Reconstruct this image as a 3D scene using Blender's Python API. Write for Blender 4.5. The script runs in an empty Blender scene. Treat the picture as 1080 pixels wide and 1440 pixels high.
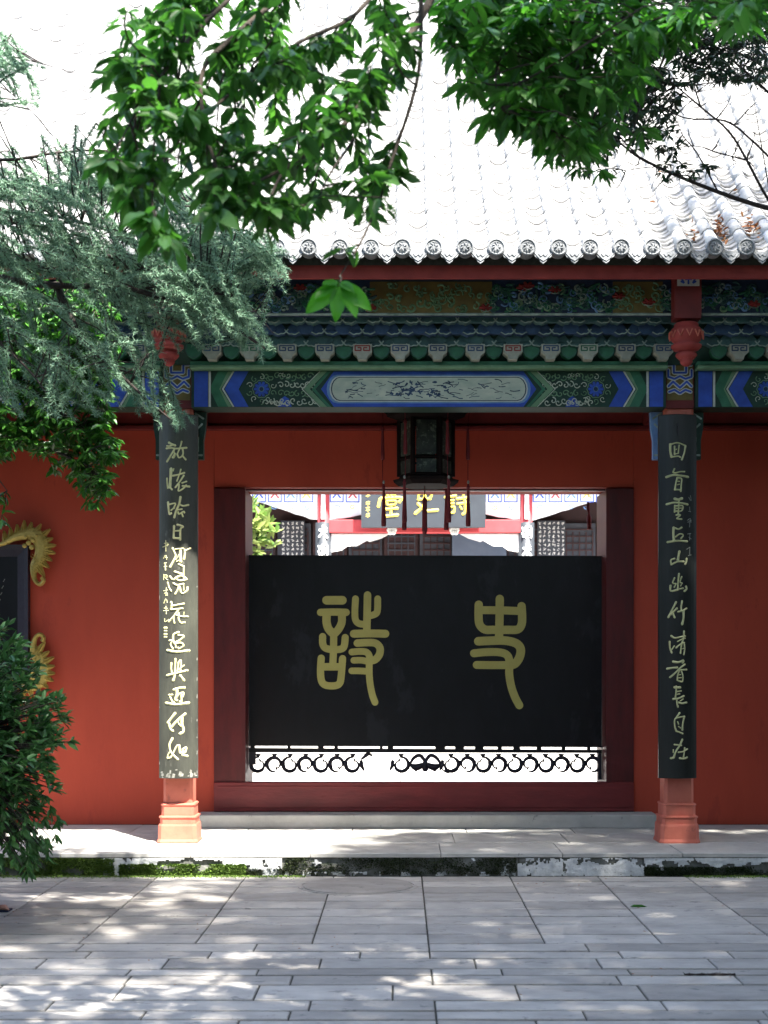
import bpy, math, random
import numpy as np
from mathutils import Matrix, Vector, noise
R = math.radians
random.seed(7); rng = np.random.default_rng(7)
SC = bpy.context.scene
COL = SC.collection

# ------------------------------------------------------------ camera
CAMZ = 1.41; FPX = 2035.0; VX = 563.0; VY = 945.0
cd = bpy.data.cameras.new('camera'); cam = bpy.data.objects.new('camera', cd); COL.objects.link(cam)
cam.location = (0, 0, CAMZ); cam.rotation_euler = (R(90), 0, 0)
cd.sensor_fit = 'VERTICAL'; cd.sensor_height = 36.0; cd.sensor_width = 27.0
cd.lens = FPX / 1440 * 36; cd.shift_x = (540 - VX) / 1440; cd.shift_y = (VY - 720) / 1440
cd.clip_start = 0.05; cd.clip_end = 1000
cd.dof.use_dof = True; cd.dof.focus_distance = 10.8; cd.dof.aperture_fstop = 5.0
SC.camera = cam
SC.render.resolution_x = 768; SC.render.resolution_y = 1024
# ------------------------------------------------------------ light
SUN = Vector((0.57, -1.0, 2.2)).normalized()          # towards the sun
wd = bpy.data.worlds.new('World'); SC.world = wd; wd.use_nodes = True
nt = wd.node_tree; bg = nt.nodes['Background']
sky = nt.nodes.new('ShaderNodeTexSky'); sky.sky_type = 'NISHITA'; sky.sun_disc = False
sky.sun_elevation = math.asin(SUN.z); sky.sun_rotation = math.atan2(SUN.x, SUN.y)
sky.air_density = 1.0; sky.dust_density = 2.5; sky.ozone_density = 1.0
nt.links.new(sky.outputs[0], bg.inputs[0]); bg.inputs[1].default_value = 0.15
sl = bpy.data.lights.new('sun', 'SUN'); so = bpy.data.objects.new('sun', sl); COL.objects.link(so)
sl.energy = 5.0; sl.angle = R(0.8); sl.color = (1.0, 0.95, 0.88)
so.rotation_euler = SUN.to_track_quat('Z', 'Y').to_euler(); so.location = (6, -10, 22)
SC.view_settings.view_transform = 'Standard'; SC.view_settings.look = 'None'
SC.view_settings.exposure = 2.45; SC.view_settings.gamma = 1.0; SC.view_settings.use_curve_mapping = False
SC.cycles.max_bounces = 8; SC.cycles.diffuse_bounces = 5; SC.cycles.transparent_max_bounces = 8

# ------------------------------------------------------------ helpers
def at(px, py, Y): return Vector(((px - VX) / FPX * Y, Y, CAMZ + (VY - py) / FPX * Y))
def wx(px, Y): return (px - VX) / FPX * Y
def wz(py, Y): return CAMZ + (VY - py) / FPX * Y
WL = {}
def parent(o, p):
    o.parent = p
    if p.name in WL: o.matrix_parent_inverse = Matrix.Translation(-WL[p.name])
def tag(o, label=None, cat=None, group=None, kind=None):
    if label: o['label'] = label
    if cat: o['category'] = cat
    if group: o['group'] = group
    if kind: o['kind'] = kind
    return o
def empty(name, loc, label, cat, group=None):
    o = bpy.data.objects.new(name, None); COL.objects.link(o); o.location = loc
    o.empty_display_size = 0.2
    WL[o.name] = Vector(loc); return tag(o, label, cat, group)
def link(name, me, par=None, world=True):
    o = bpy.data.objects.new(name, me); COL.objects.link(o)
    if par is not None:
        if world: parent(o, par)
        else: o.parent = par
    return o
class MB:
    def __init__(s): s.v = []; s.f = []; s.m = []
    def add(s, vs, fs, m=0):
        b = len(s.v); s.v += [tuple(v) for v in vs]
        for f in fs: s.f.append([b + i for i in f]); s.m.append(m)
    def box(s, x0, x1, y0, y1, z0, z1, m=0):
        s.add([(x0,y0,z0),(x1,y0,z0),(x1,y1,z0),(x0,y1,z0),(x0,y0,z1),(x1,y0,z1),(x1,y1,z1),(x0,y1,z1)],
              [(0,3,2,1),(4,5,6,7),(0,1,5,4),(1,2,6,5),(2,3,7,6),(3,0,4,7)], m)
    def rings(s, rings, m=0, cap=True, closed=True):
        b = len(s.v); n = len(rings[0])
        for r in rings: s.v += [tuple(p) for p in r]
        for i in range(len(rings) - 1):
            for j in range(n if closed else n - 1):
                k = (j + 1) % n
                s.f.append([b+i*n+j, b+i*n+k, b+(i+1)*n+k, b+(i+1)*n+j]); s.m.append(m)
        if cap:
            s.f.append([b + j for j in range(n)][::-1]); s.m.append(m)
            s.f.append([b + (len(rings)-1)*n + j for j in range(n)]); s.m.append(m)
    def bbox(s, x0, x1, y0, y1, z0, z1, c=0.006, m=0):      # box with a bevelled front and top rim
        def rg(z, e): return [(x0+e,y0+e,z),(x1-e,y0+e,z),(x1-e,y1-e,z),(x0+e,y1-e,z)]
        s.rings([rg(z0,c), rg(z0+c,0), rg(z1-c,0), rg(z1,c)], m)
    def tube(s, pts, rad, n=6, m=0, cap=True):
        pts = [Vector(p) for p in pts]
        if not hasattr(rad, '__len__'): rad = [rad]*len(pts)
        rs = []; up = Vector((0.13,0.31,0.94))
        for i, p in enumerate(pts):
            t = (pts[min(i+1,len(pts)-1)] - pts[max(i-1,0)])
            if t.length < 1e-9: t = Vector((0,0,1))
            t.normalize(); a = t.cross(up)
            if a.length < 1e-3: a = t.cross(Vector((1,0,0)))
            a.normalize(); b = t.cross(a)
            rs.append([p + (a*math.cos(q)+b*math.sin(q))*rad[i] for q in [2*math.pi*k/n for k in range(n)]])
        s.rings(rs, m, cap)
    def lathe(s, prof, c=(0,0,0), n=16, m=0, sq=False):
        rs = []
        for r, z in prof:
            if sq:
                ch = r*0.82
                pts = [(-ch,-r),(ch,-r),(r,-ch),(r,ch),(ch,r),(-ch,r),(-r,ch),(-r,-ch)]
                rs.append([(c[0]+x, c[1]+y, c[2]+z) for x, y in pts])
            else:
                rs.append([(c[0]+r*math.cos(2*math.pi*k/n), c[1]+r*math.sin(2*math.pi*k/n), c[2]+z) for k in range(n)])
        s.rings(rs, m)
    def plate(s, poly, y0, y1, m=0):                         # polygon in x,z extruded from y0 (front) to y1
        n = len(poly); b = len(s.v)
        s.v += [(x, y0, z) for x, z in poly] + [(x, y1, z) for x, z in poly]
        s.f.append([b+i for i in range(n)]); s.m.append(m)
        s.f.append([b+n+i for i in range(n)][::-1]); s.m.append(m)
        for i in range(n):
            k = (i+1) % n; s.f.append([b+i, b+n+i, b+n+k, b+k]); s.m.append(m)
    def stroke(s, pts, w, fmap, h=0.004, flat=False, m=0, taper=True, sub=4):
        P = catmull(pts, sub) if len(pts) > 2 else [Vector(pts[0]), (Vector(pts[0])+Vector(pts[1]))/2, Vector(pts[1])]
        n = len(P); L = []
        t0 = (P[1]-P[0]).normalized(); t1 = (P[-1]-P[-2]).normalized()
        Q = [P[0]-t0*w*0.38] + P + [P[-1]+t1*w*0.38]
        ww = [w*0.22] + [w*(0.5 if not taper else 0.5-0.1*math.sin(math.pi*i/(n-1))) for i in range(n)] + [w*0.22]
        b = len(s.v); k = 4 if flat else 3
        h *= random.uniform(0.9, 1.15)
        for i, p in enumerate(Q):
            t = (Q[min(i+1,n+1)]-Q[max(i-1,0)]).normalized(); nn = Vector((-t.y, t.x)); a = ww[i]
            hh = h if 0 < i < n+1 else h*0.3
            if flat: offs = [(-a,0),(-a*0.86,hh),(a*0.86,hh),(a,0)]
            else: offs = [(-a,0),(0,hh),(a,0)]
            for o, z in offs:
                q = p + nn*o; s.v.append(tuple(fmap(q.x, q.y, z)))
        for i in range(n+1):
            for j in range(k-1):
                s.f.append([b+i*k+j, b+i*k+j+1, b+(i+1)*k+j+1, b+(i+1)*k+j]); s.m.append(m)
        s.f.append([b+j for j in range(k)]); s.m.append(m); s.f.append([b+(n+1)*k+j for j in range(k)]); s.m.append(m)
    def mesh(s, name, mats, smooth=False):
        me = bpy.data.meshes.new(name); me.from_pydata(s.v, [], s.f)
        for m in mats if isinstance(mats, (list, tuple)) else [mats]: me.materials.append(m)
        me.polygons.foreach_set('material_index', s.m)
        if smooth: me.shade_smooth()
        me.update(); return me
    def obj(s, name, mats, par=None, smooth=False, world=True):
        o = link(name, s.mesh(name, mats, smooth), par, world); WL.setdefault(o.name, Vector((0,0,0))); return o
def catmull(pts, sub=4):
    P = [Vector(p) for p in pts]; out = []
    for i in range(len(P)-1):
        a = P[i-1] if i else P[0]*2-P[1]; b = P[i]; c = P[i+1]; d = P[i+2] if i+2 < len(P) else P[-1]*2-P[-2]
        for k in range(sub):
            t = k/sub
            out.append(0.5*((2*b)+(c-a)*t+(2*a-5*b+4*c-d)*t*t+(3*b-a-3*c+d)*t**3))
    out.append(P[-1]); return out

# ------------------------------------------------------------ materials
def mat(name, c1, c2=None, scale=8, rough=0.7, bump=0.0, bscale=60, metal=0.0, rand=0.0, detail=6, spots=None, spot_scale=20, spot_t=0.62, stretch=(1,1,1), spec=0.4, coat=0.0):
    m = bpy.data.materials.new(name); m.use_nodes = True; t = m.node_tree; N = t.nodes; Lk = t.links
    p = N['Principled BSDF']; p.inputs['Roughness'].default_value = rough; p.inputs['Metallic'].default_value = metal
    p.inputs['Specular IOR Level'].default_value = spec
    if coat: p.inputs['Coat Weight'].default_value = coat; p.inputs['Coat Roughness'].default_value = 0.25
    if c2 is None: c2 = tuple(x*0.72 for x in c1)
    tc = N.new('ShaderNodeTexCoord'); mp = N.new('ShaderNodeMapping'); mp.inputs['Scale'].default_value = stretch
    Lk.new(tc.outputs['Object'], mp.inputs['Vector']); vec = mp.outputs[0]
    if rand:
        oi = N.new('ShaderNodeObjectInfo'); va = N.new('ShaderNodeVectorMath'); va.operation = 'ADD'
        sc_ = N.new('ShaderNodeMath'); sc_.operation = 'MULTIPLY'; sc_.inputs[1].default_value = 37.0
        Lk.new(oi.outputs['Random'], sc_.inputs[0]); Lk.new(mp.outputs[0], va.inputs[0]); Lk.new(sc_.outputs[0], va.inputs[1]); vec = va.outputs[0]
    nz = N.new('ShaderNodeTexNoise'); nz.inputs['Scale'].default_value = scale; nz.inputs['Detail'].default_value = detail; nz.inputs['Roughness'].default_value = 0.62
    Lk.new(vec, nz.inputs['Vector'])
    cr = N.new('ShaderNodeValToRGB'); cr.color_ramp.elements[0].position = 0.32; cr.color_ramp.elements[1].position = 0.68
    cr.color_ramp.elements[0].color = (*c2, 1); cr.color_ramp.elements[1].color = (*c1, 1)
    Lk.new(nz.outputs[0], cr.inputs[0]); out = cr.outputs[0]
    if spots:
        n2 = N.new('ShaderNodeTexNoise'); n2.inputs['Scale'].default_value = spot_scale; n2.inputs['Detail'].default_value = 8; n2.inputs['Roughness'].default_value = 0.7
        Lk.new(vec, n2.inputs['Vector'])
        r2 = N.new('ShaderNodeValToRGB'); r2.color_ramp.elements[0].position = spot_t; r2.color_ramp.elements[1].position = min(spot_t+0.05, 1)
        Lk.new(n2.outputs[0], r2.inputs[0])
        mx = N.new('ShaderNodeMix'); mx.data_type = 'RGBA'; mx.inputs[7].default_value = (*spots, 1)
        Lk.new(r2.outputs[0], mx.inputs[0]); Lk.new(out, mx.inputs[6]); out = mx.outputs[2]
    if rand:
        hv = N.new('ShaderNodeHueSaturation'); mr = N.new('ShaderNodeMapRange')
        mr.inputs[3].default_value = 1-rand; mr.inputs[4].default_value = 1+rand
        Lk.new(oi.outputs['Random'], mr.inputs[0]); Lk.new(mr.outputs[0], hv.inputs['Value']); Lk.new(out, hv.inputs['Color']); out = hv.outputs[0]
    Lk.new(out, p.inputs['Base Color'])
    if bump:
        n3 = N.new('ShaderNodeTexNoise'); n3.inputs['Scale'].default_value = bscale; n3.inputs['Detail'].default_value = 5
        Lk.new(vec, n3.inputs['Vector']); bp = N.new('ShaderNodeBump'); bp.inputs['Strength'].default_value = bump; bp.inputs['Distance'].default_value = 0.01
        Lk.new(n3.outputs[0], bp.inputs['Height']); Lk.new(bp.outputs[0], p.inputs['Normal'])
    return m
def leafmat(name, c1, c2, rough=0.4, trans=0.35, attr=True, tcol=None):
    m = bpy.data.materials.new(name); m.use_nodes = True; t = m.node_tree; N = t.nodes; Lk = t.links
    p = N['Principled BSDF']; p.inputs['Roughness'].default_value = rough; p.inputs['Specular IOR Level'].default_value = 0.45
    if attr: a = N.new('ShaderNodeAttribute'); a.attribute_name = 'rnd'; fac = a.outputs['Fac']
    else: a = N.new('ShaderNodeObjectInfo'); fac = a.outputs['Random']
    cr = N.new('ShaderNodeValToRGB'); cr.color_ramp.elements[0].color = (*c1, 1); cr.color_ramp.elements[1].color = (*c2, 1)
    Lk.new(fac, cr.inputs[0]); Lk.new(cr.outputs[0], p.inputs['Base Color'])
    tr = N.new('ShaderNodeBsdfTranslucent'); mx = N.new('ShaderNodeMixShader'); mx.inputs[0].default_value = trans
    if tcol:
        m2 = N.new('ShaderNodeMix'); m2.data_type = 'RGBA'; m2.blend_type = 'MULTIPLY'; m2.inputs[0].default_value = 1; m2.inputs[7].default_value = (*tcol, 1)
        Lk.new(cr.outputs[0], m2.inputs[6]); Lk.new(m2.outputs[2], tr.inputs[0])
    else: Lk.new(cr.outputs[0], tr.inputs[0])
    Lk.new(p.outputs[0], mx.inputs[1]); Lk.new(tr.outputs[0], mx.inputs[2]); Lk.new(mx.outputs[0], N['Material Output'].inputs[0])
    return m
M = {}
M['slab'] = mat('paving_stone', (.41,.385,.35), (.28,.262,.24), 4, .75, .3, 90, rand=.22, spots=(.19,.185,.175), spot_scale=9, spot_t=.60, stretch=(1,1.6,1))
M['joint'] = mat('joint_dirt', (.07,.067,.055), (.035,.035,.028), 30, .95)
M['ground'] = mat('packed_earth', (.065,.06,.04), (.03,.04,.018), 2, .95, .3)
M['floor'] = mat('platform_stone', (.46,.45,.42), (.34,.335,.31), 6, .7, .2, 80, rand=.08, spots=(.2,.2,.19), spot_scale=10, spot_t=.64)
M['kerb'] = mat('kerb_stone', (.21,.21,.195), (.09,.095,.078), 9, .9, .7, 40, rand=.1, spots=(.055,.075,.03), spot_scale=14, spot_t=.58)
M['plaster'] = mat('peeling_plaster', (.62,.63,.62), (.38,.40,.41), 14, .9, .4, 60, spots=(.2,.2,.19), spot_scale=25, spot_t=.6)
M['moss'] = leafmat('moss', (.05,.10,.018), (.18,.29,.045), .9, .1)
M['wall'] = mat('red_limewash', (.47,.066,.032), (.38,.050,.025), 1.5, .82, .15, 35, spots=(.36,.047,.025), spot_scale=3.2, spot_t=.60, detail=10, stretch=(1.3,1.3,.45))
M['frame'] = mat('maroon_door_paint', (.10,.011,.011), (.06,.008,.008), 5, .45, .1, 30, stretch=(3,3,.6))
M['threshold'] = mat('threshold_paint', (.20,.026,.026), (.13,.016,.017), 6, .42, .15, 30, spots=(.30,.22,.2), spot_scale=9, spot_t=.74, stretch=(.5,2,2))
M['redwood'] = mat('red_timber', (.17,.017,.015), (.10,.010,.009), 6, .6, .15, 25)
M['fascia'] = mat('eave_board_red', (.36,.05,.04), (.24,.03,.026), 6, .65, .2, 30)
M['column'] = mat('column_paint', (.58,.165,.105), (.46,.11,.072), 5, .6, .12, 40, spots=(.34,.09,.065), spot_scale=9, spot_t=.60, detail=9)
M['black'] = mat('black_lacquer', (.006,.006,.008), (.003,.003,.004), 4, .35, .12, 22, spots=(.011,.012,.015), spot_scale=1.6, spot_t=.58, stretch=(1.6,1,.8), spec=.3)
M['board'] = mat('couplet_board', (.075,.078,.06), (.035,.036,.03), 3, .42, .15, 40, spots=(.12,.12,.10), spot_scale=5, spot_t=.62, stretch=(2.5,1,.7), coat=.1)  # lighter copy for the left board, sunlight put into the colour
M['board2'] = mat('couplet_board_shaded', (.012,.014,.012), (.007,.008,.008), 3, .38, .1, 40, stretch=(2,1,.7))  # darker copy for the right board, its shade put into the colour
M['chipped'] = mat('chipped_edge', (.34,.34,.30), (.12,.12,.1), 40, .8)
M['gilt'] = mat('sunlit_gilt', (.78,.76,.42), (.62,.6,.3), 30, .55, .1)  # gilt brightened in colour for the sunlit left board
M['gilt2'] = mat('shaded_gilt', (.50,.50,.26), (.38,.38,.19), 30, .5, .1)  # same gilt darkened in colour for the shaded right board
M['olivegold'] = mat('olive_gold_paint', (.40,.37,.11), (.34,.31,.09), 6, .5)
M['gold'] = mat('gold_paint', (.50,.38,.10), (.33,.25,.06), 22, .45, .4, 60, metal=.25)
M['brightgold'] = mat('bright_gold_leaf', (.85,.66,.12), (.75,.55,.08), 12, .4)
M['tile'] = mat('grey_roof_tile', (.50,.50,.49), (.36,.36,.365), 7, .85, .35, 50, rand=.14, spots=(.20,.205,.2), spot_scale=13, spot_t=.64)
M['pan'] = mat('grey_pan_tile', (.30,.30,.295), (.17,.17,.173), 12, .85, .3, 60, spots=(.10,.105,.1), spot_scale=9, spot_t=.60)
M['capdisc'] = mat('eave_disc_clay', (.26,.27,.28), (.15,.16,.17), 20, .85, .4, 90, rand=.1)
M['blue'] = mat('ultramarine_paint', (.03,.095,.50), (.02,.055,.30), 9, .6, .1, 40, spots=(.45,.5,.52), spot_scale=24, spot_t=.715)
M['lblue'] = mat('pale_blue_paint', (.16,.30,.52), (.10,.2,.4), 14, .6)
M['navy'] = mat('dark_blue_paint', (.015,.035,.08), (.008,.02,.045), 14, .65)
M['green'] = mat('green_paint', (.035,.17,.09), (.02,.105,.055), 12, .6, .1, 40, spots=(.3,.36,.3), spot_scale=28, spot_t=.73)
M['dgreen'] = mat('dark_green_paint', (.012,.05,.032), (.008,.03,.02), 12, .65)
M['lgreen'] = mat('pale_green_paint', (.17,.30,.17), (.11,.21,.11), 12, .6, .1, 40, spots=(.40,.42,.34), spot_scale=20, spot_t=.66)
M['white'] = mat('chalk_white_paint', (.60,.62,.56), (.42,.45,.40), 18, .7, .1)
M['cream'] = mat('cream_paint', (.55,.57,.45), (.36,.42,.34), 12, .7, spots=(.12,.16,.2), spot_scale=16, spot_t=.63, stretch=(.7,1,1.4))
M['ochre'] = mat('ochre_paint', (.17,.125,.03), (.10,.075,.02), 10, .65, .1)
M['teal'] = mat('bracket_teal', (.06,.135,.125), (.025,.062,.068), 10, .7, .2, 40, rand=.15)
M['bblue'] = mat('bracket_blue', (.036,.08,.16), (.018,.042,.09), 10, .7, .2, 40, rand=.15)
M['edge'] = mat('pale_edge_line', (.36,.44,.38), (.12,.18,.15), 16, .7, detail=8)
M['head'] = mat('bracket_head_white', (.42,.42,.34), (.30,.31,.25), 20, .7, .1, rand=.12)
M['carvered'] = mat('carved_red', (.30,.035,.03), (.2,.02,.02), 20, .6)
M['iron'] = mat('wrought_iron', (.02,.018,.03), (.012,.01,.02), 20, .5, .2)
M['bark'] = mat('bark', (.07,.055,.042), (.035,.028,.022), 18, .95, .8, 60)
M['bark2'] = mat('dark_twig_bark', (.045,.035,.03), (.025,.02,.018), 18, .95, .5, 60)
M['pale'] = mat('pale_courtyard_stone', (.55,.54,.50), (.45,.44,.41), 4, .8, .1, rand=.05)
M['hallgrey'] = mat('hall_grey_panel', (.055,.06,.075), (.035,.038,.05), 3, .7)
M['hallred'] = mat('hall_red_paint', (.46,.055,.06), (.38,.04,.045), 4, .6)
M['halldark'] = mat('hall_dark_timber', (.05,.022,.024), (.03,.015,.016), 5, .6)
M['plaque'] = mat('plaque_grey_lacquer', (.035,.042,.05), (.028,.033,.04), 4, .5)
M['hallwhite'] = mat('hall_white_carving', (.78,.76,.72), (.6,.6,.6), 9, .7)
M['tassel'] = mat('red_silk_tassel', (.15,.008,.012), (.09,.005,.008), 50, .7, stretch=(3,3,.2))
M['lantern'] = mat('lantern_dark_wood', (.012,.007,.006), (.006,.004,.004), 12, .8, spec=.1)
M['lpane'] = mat('lantern_painted_silk', (.035,.045,.033), (.008,.012,.010), 16, .7, spots=(.09,.11,.08), spot_scale=22, spot_t=.55)
M['skin'] = mat('skin', (.55,.30,.22), (.48,.25,.18), 12, .55)
M['navycloth'] = mat('navy_cloth', (.02,.025,.06), (.015,.018,.045), 30, .85, .3)
M['greycloth'] = mat('grey_cloth', (.25,.25,.26), (.2,.2,.21), 30, .85, .3)
M['dryleaf'] = leafmat('dry_leaves', (.22,.07,.02), (.34,.16,.06), .7, .15)
# ============================================================ ground and paving
g = MB(); g.box(-120,120,-60,200,-.4,-.03); tag(g.obj('ground', M['ground']), kind='structure', label='bare earth around the temple buildings')
pv = MB(); pv.box(-7,7,1.6,10.0,-.03,-.008); paving = tag(pv.obj('paving', M['joint']), kind='structure', label='grey stone paved forecourt in front of the gate')
def slab(name, x0, x1, y0, y1, z, par, m, th=.03, gap=.0042, j=.0018):
    b = MB(); e = gap; g = gap+.010; c = .0035
    zz = [z + random.uniform(-j, j) for _ in range(4)]
    def rg(dz, k): return [(x0+e+k,y0+g+k,zz[0]+dz),(x1-e-k,y0+g+k,zz[1]+dz),(x1-e-k,y1-g-k,zz[2]+dz),(x0+e+k,y1-g-k,zz[3]+dz)]
    b.rings([rg(-th,0), rg(-c,0), rg(0,c)]); return b.obj(name, M[m], par)
rows = [7.52,7.79,8.10,8.36,8.62,8.91,9.24,9.50,9.75,9.985]
for i in range(len(rows)-1):
    for k in range(-7,6):
        x0 = .147+.607*k; x1 = x0+.607
        if x1 < -3.9 or x0 > 3.6: continue
        slab('paving_stone', x0, x1, rows[i], rows[i+1], 0, paving, 'slab')
rows = [4.6,4.86,5.05,5.3,5.52,5.70,5.87,6.03,6.22,6.53,6.73,6.88,7.13,7.31,7.52]
for i in range(len(rows)-1):
    x = -3.9 + random.uniform(0,.5); xs = [x]
    while x < 3.6:
        x += random.choice([.55,.6,.607,.9,1.1,.75]); xs.append(x)
    if i not in (3, 8, 11): xs = [min(xs, key=lambda q: abs(q-.147)) == q and .147 or q for q in xs]
    for a, b_ in zip(xs, xs[1:]): slab('paving_stone', a, b_, rows[i], rows[i+1], 0, paving, 'slab')
# the rest of the forecourt, past the picked out stones
rest = MB()
for r in range(36):
    for k in range(-14,15):
        x0 = k*.61 + (r%2)*.3; y0 = -5.6+r*.283
        x1 = x0+.602; y1 = y0+.275
        inside = (x0 > -4.3 and x1 < 4.2 and y1 > 4.6 and y1 < 10.3)
        if y1 > 4.6 and not (x1 < -4.05 or x0 > 3.95+.0): continue
        if y1 > 9.98 or y0 < 1.6 or abs(k) > 11: continue
        rest.box(x0,x1,y0,y1,-.03,random.uniform(-.002,.001))
tag(rest.obj('outer_paving_stones', M['slab'], paving), kind='stuff')
# manhole
mh = MB(); mh.lathe([(.36,.0),(.36,.006),(.352,.010),(.2,.0115),(.0,.012)][:4]+[(.001,.012)], (-.28,9.53,0), 40)
mo = empty('drain_cover', (-.28,9.53,0), 'round stone drain cover set in the paving before the kerb', 'drain cover')
mh.obj('lid', M['slab'], mo)
ri = MB(); n=44
ri.rings([[(-.28+r*math.cos(2*math.pi*k/n), 9.53+r*math.sin(2*math.pi*k/n), z) for k in range(n)] for r,z in ((.392,.0),(.392,.004),(.372,.004),(.372,.0))], cap=False)
ri.obj('rim', M['slab'], mo)

# ============================================================ platform
PZ = .157
pl = MB(); pl.box(-7,7,10.03,15.8,-.1,PZ-.02); platform = tag(pl.obj('platform', M['joint']), kind='structure', label='low stone platform carrying the gate')
# floor slabs
xs = [-4.2,-3.3,-2.35,-1.45,-.62,.28,1.12,1.95,2.7,3.5,4.3]
ys = [10.0,10.62,11.24,11.88]
for j in range(3):
    for i in range(len(xs)-1):
        o = .12*j
        y0 = ys[j]-(.012 if j==0 else 0)
        slab('floor_slab', xs[i]+o, xs[i+1]+o, y0, ys[j+1], PZ, platform, 'floor', th=.028, gap=.0025, j=.001)
# kerb stones of the platform face
kx = [-5,-3.6,wx(160,10),wx(392,10),wx(562,10),wx(730,10),wx(905,10),wx(1090,10),3.6,5]
for a,b_ in zip(kx,kx[1:]):
    kb = MB(); n=14; rs=[]
    for i in range(n+1):
        x = a+.003+(b_-a-.006)*i/n
        q = lambda s,zz: 10.018+.012*noise.noise(Vector((x*5,s,zz*20)))
        rs.append([(x,q(1,0),-.01),(x,q(2,1),.04),(x,q(3,2),.085),(x,q(4,3),.126),(x,10.05,.1285),(x,10.05,-.01)])
    kb.rings(rs); kb.obj('kerb_stone', M['kerb'], platform, smooth=False)
# plaster left on the face: ragged flakes
def patch(x0,x1,dens,seed,thick=.006,cell=.0095,z0=.0,z1=.124,yf=10.008):
    b = MB(); nx = int((x1-x0)/cell); nz = int((z1-z0)/cell)
    V = {}
    def vert(i,j,f):
        k=(i,j,f)
        if k not in V:
            jx = noise.noise(Vector((i*.9,j*.9,seed)))*cell*.45; jz = noise.noise(Vector((i*.9,j*.9,seed+9)))*cell*.45
            yy = yf+.004*noise.noise(Vector((i*.23,j*.3,seed+3))) - (thick if f else -.006)
            V[k]=len(b.v); b.v.append((x0+i*cell+jx, yy, min(z0+j*cell+jz,z1)))
        return V[k]
    on = lambda i,j: 0<=i<nx and 0<=j<nz and dens(x0+(i+.5)*cell, z0+(j+.5)*cell)+.75*noise.noise(Vector((x0*3+i*cell*13,j*cell*17,seed)))+.35*noise.noise(Vector((i*cell*45,j*cell*45,seed+5)))>0
    for i in range(nx):
        for j in range(nz):
            if not on(i,j): continue
            b.f.append([vert(i,j,1),vert(i+1,j,1),vert(i+1,j+1,1),vert(i,j+1,1)]); b.m.append(0)
            for (di,dj,p,q) in ((0,-1,(i,j),(i+1,j)),(1,0,(i+1,j),(i+1,j+1)),(0,1,(i+1,j+1),(i,j+1)),(-1,0,(i,j+1),(i,j))):
                if not on(i+di,j+dj):
                    b.f.append([vert(*p,1),vert(*p,0),vert(*q,0),vert(*q,1)]); b.m.append(0)
    return b
X=lambda p: wx(p,10.0)
def d1(x,z):   # arch shaped remains left of the middle
    px = x/10*FPX+VX; t = z/.13
    top = 0.62+.28*math.cos((px-265)/38)
    if px<185: return .35-.02*abs(px-158)
    if px>370: return .35-.02*abs(px-383)
    return (t-top)*2.2
tag(patch(X(145),X(398),d1,3).obj('plaster_flakes', M['plaster'], platform), kind='stuff')
tag(patch(X(728),X(906),lambda x,z:.20+.25*math.sin(z*40),11).obj('plaster_flakes', M['plaster'], platform), kind='stuff')
def d3(x,z): return (z/.13-.62)*2.0+.12*math.sin(x*9)
tag(patch(X(906),X(1180),d3,17).obj('plaster_flakes', M['plaster'], platform), kind='stuff')
tag(patch(X(400),X(726),lambda x,z:-.42 if z>.03 else -.1,23).obj('plaster_flakes', M['plaster'], platform), kind='stuff')
# moss
def moss(rects, nper, seed, size, name='moss'):
    r = np.random.default_rng(seed); P=[];
    for (x0,x1,z0,z1,k) in rects:
        n=int(nper*k*(x1-x0)); c=0
        while c<n:
            x=r.uniform(x0,x1); z=r.uniform(z0,z1)
            if noise.noise(Vector((x*7,z*14,seed)))+.25 > r.uniform(-.2,.5): P.append((x,10.006,z))
            c+=1
    P=np.array(P); n=len(P)
    d=np.stack([r.normal(0,.5,n),-np.abs(r.normal(.8,.3,n)),r.normal(.4,.5,n)],1)
    return P,d,r.uniform(size*.6,size*1.3,n)
def leaf_arrays(P,D,L,W,roll=None,up=None,seed=1,fold=.25,droop=.15):
    r=np.random.default_rng(seed); n=len(P)
    P=np.asarray(P,float); D=np.asarray(D,float); D/=np.linalg.norm(D,axis=1)[:,None]+1e-9
    U = r.normal(0,.55,(n,3))+np.array([0,0,1.0]) if up is None else up
    S=np.cross(D,U); S/=np.linalg.norm(S,axis=1)[:,None]+1e-9
    Nn=np.cross(S,D)
    L=np.broadcast_to(L,(n,)); W=np.broadcast_to(W,(n,))
    loc=[(0,0,0),(.26,.40,fold*.42),(.64,.42,fold*.44-droop*.4),(1,0,-droop),(.64,-.42,fold*.44-droop*.4),(.26,-.40,fold*.42)]
    V=np.zeros((n,6,3))
    for i,(a,b,c) in enumerate(loc):
        V[:,i]=P+D*(a*L)[:,None]+S*(b*W)[:,None]+Nn*(c*(W if b else L))[:,None]
    return V
def leaf_mesh(name,P,D,L,W,m,par=None,seed=1,**kw):
    V=leaf_arrays(P,D,L,W,seed=seed,**kw); n=len(V)
    me=bpy.data.meshes.new(name); me.vertices.add(n*6); me.vertices.foreach_set('co',V.reshape(-1))
    base=(np.arange(n)*6)[:,None]; F=np.concatenate([base+np.array([0,1,2,3]),base+np.array([0,3,4,5])],1).reshape(-1)
    me.loops.add(n*8); me.loops.foreach_set('vertex_index',F); me.polygons.add(n*2)
    me.polygons.foreach_set('loop_start',np.arange(n*2)*4); me.polygons.foreach_set('loop_total',np.full(n*2,4))
    me.materials.append(m); me.update(calc_edges=True)
    a=me.attributes.new('rnd','FLOAT','POINT'); a.data.foreach_set('value',np.repeat(np.random.default_rng(seed+5).random(n),6))
    return link(name,me,par)
P,D,L=moss([(X(40),X(160),0,.115,2.2),(X(168),X(345),0,.075,2.2),(-5,X(40),0,.12,1)],6500,3,.016)
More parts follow.
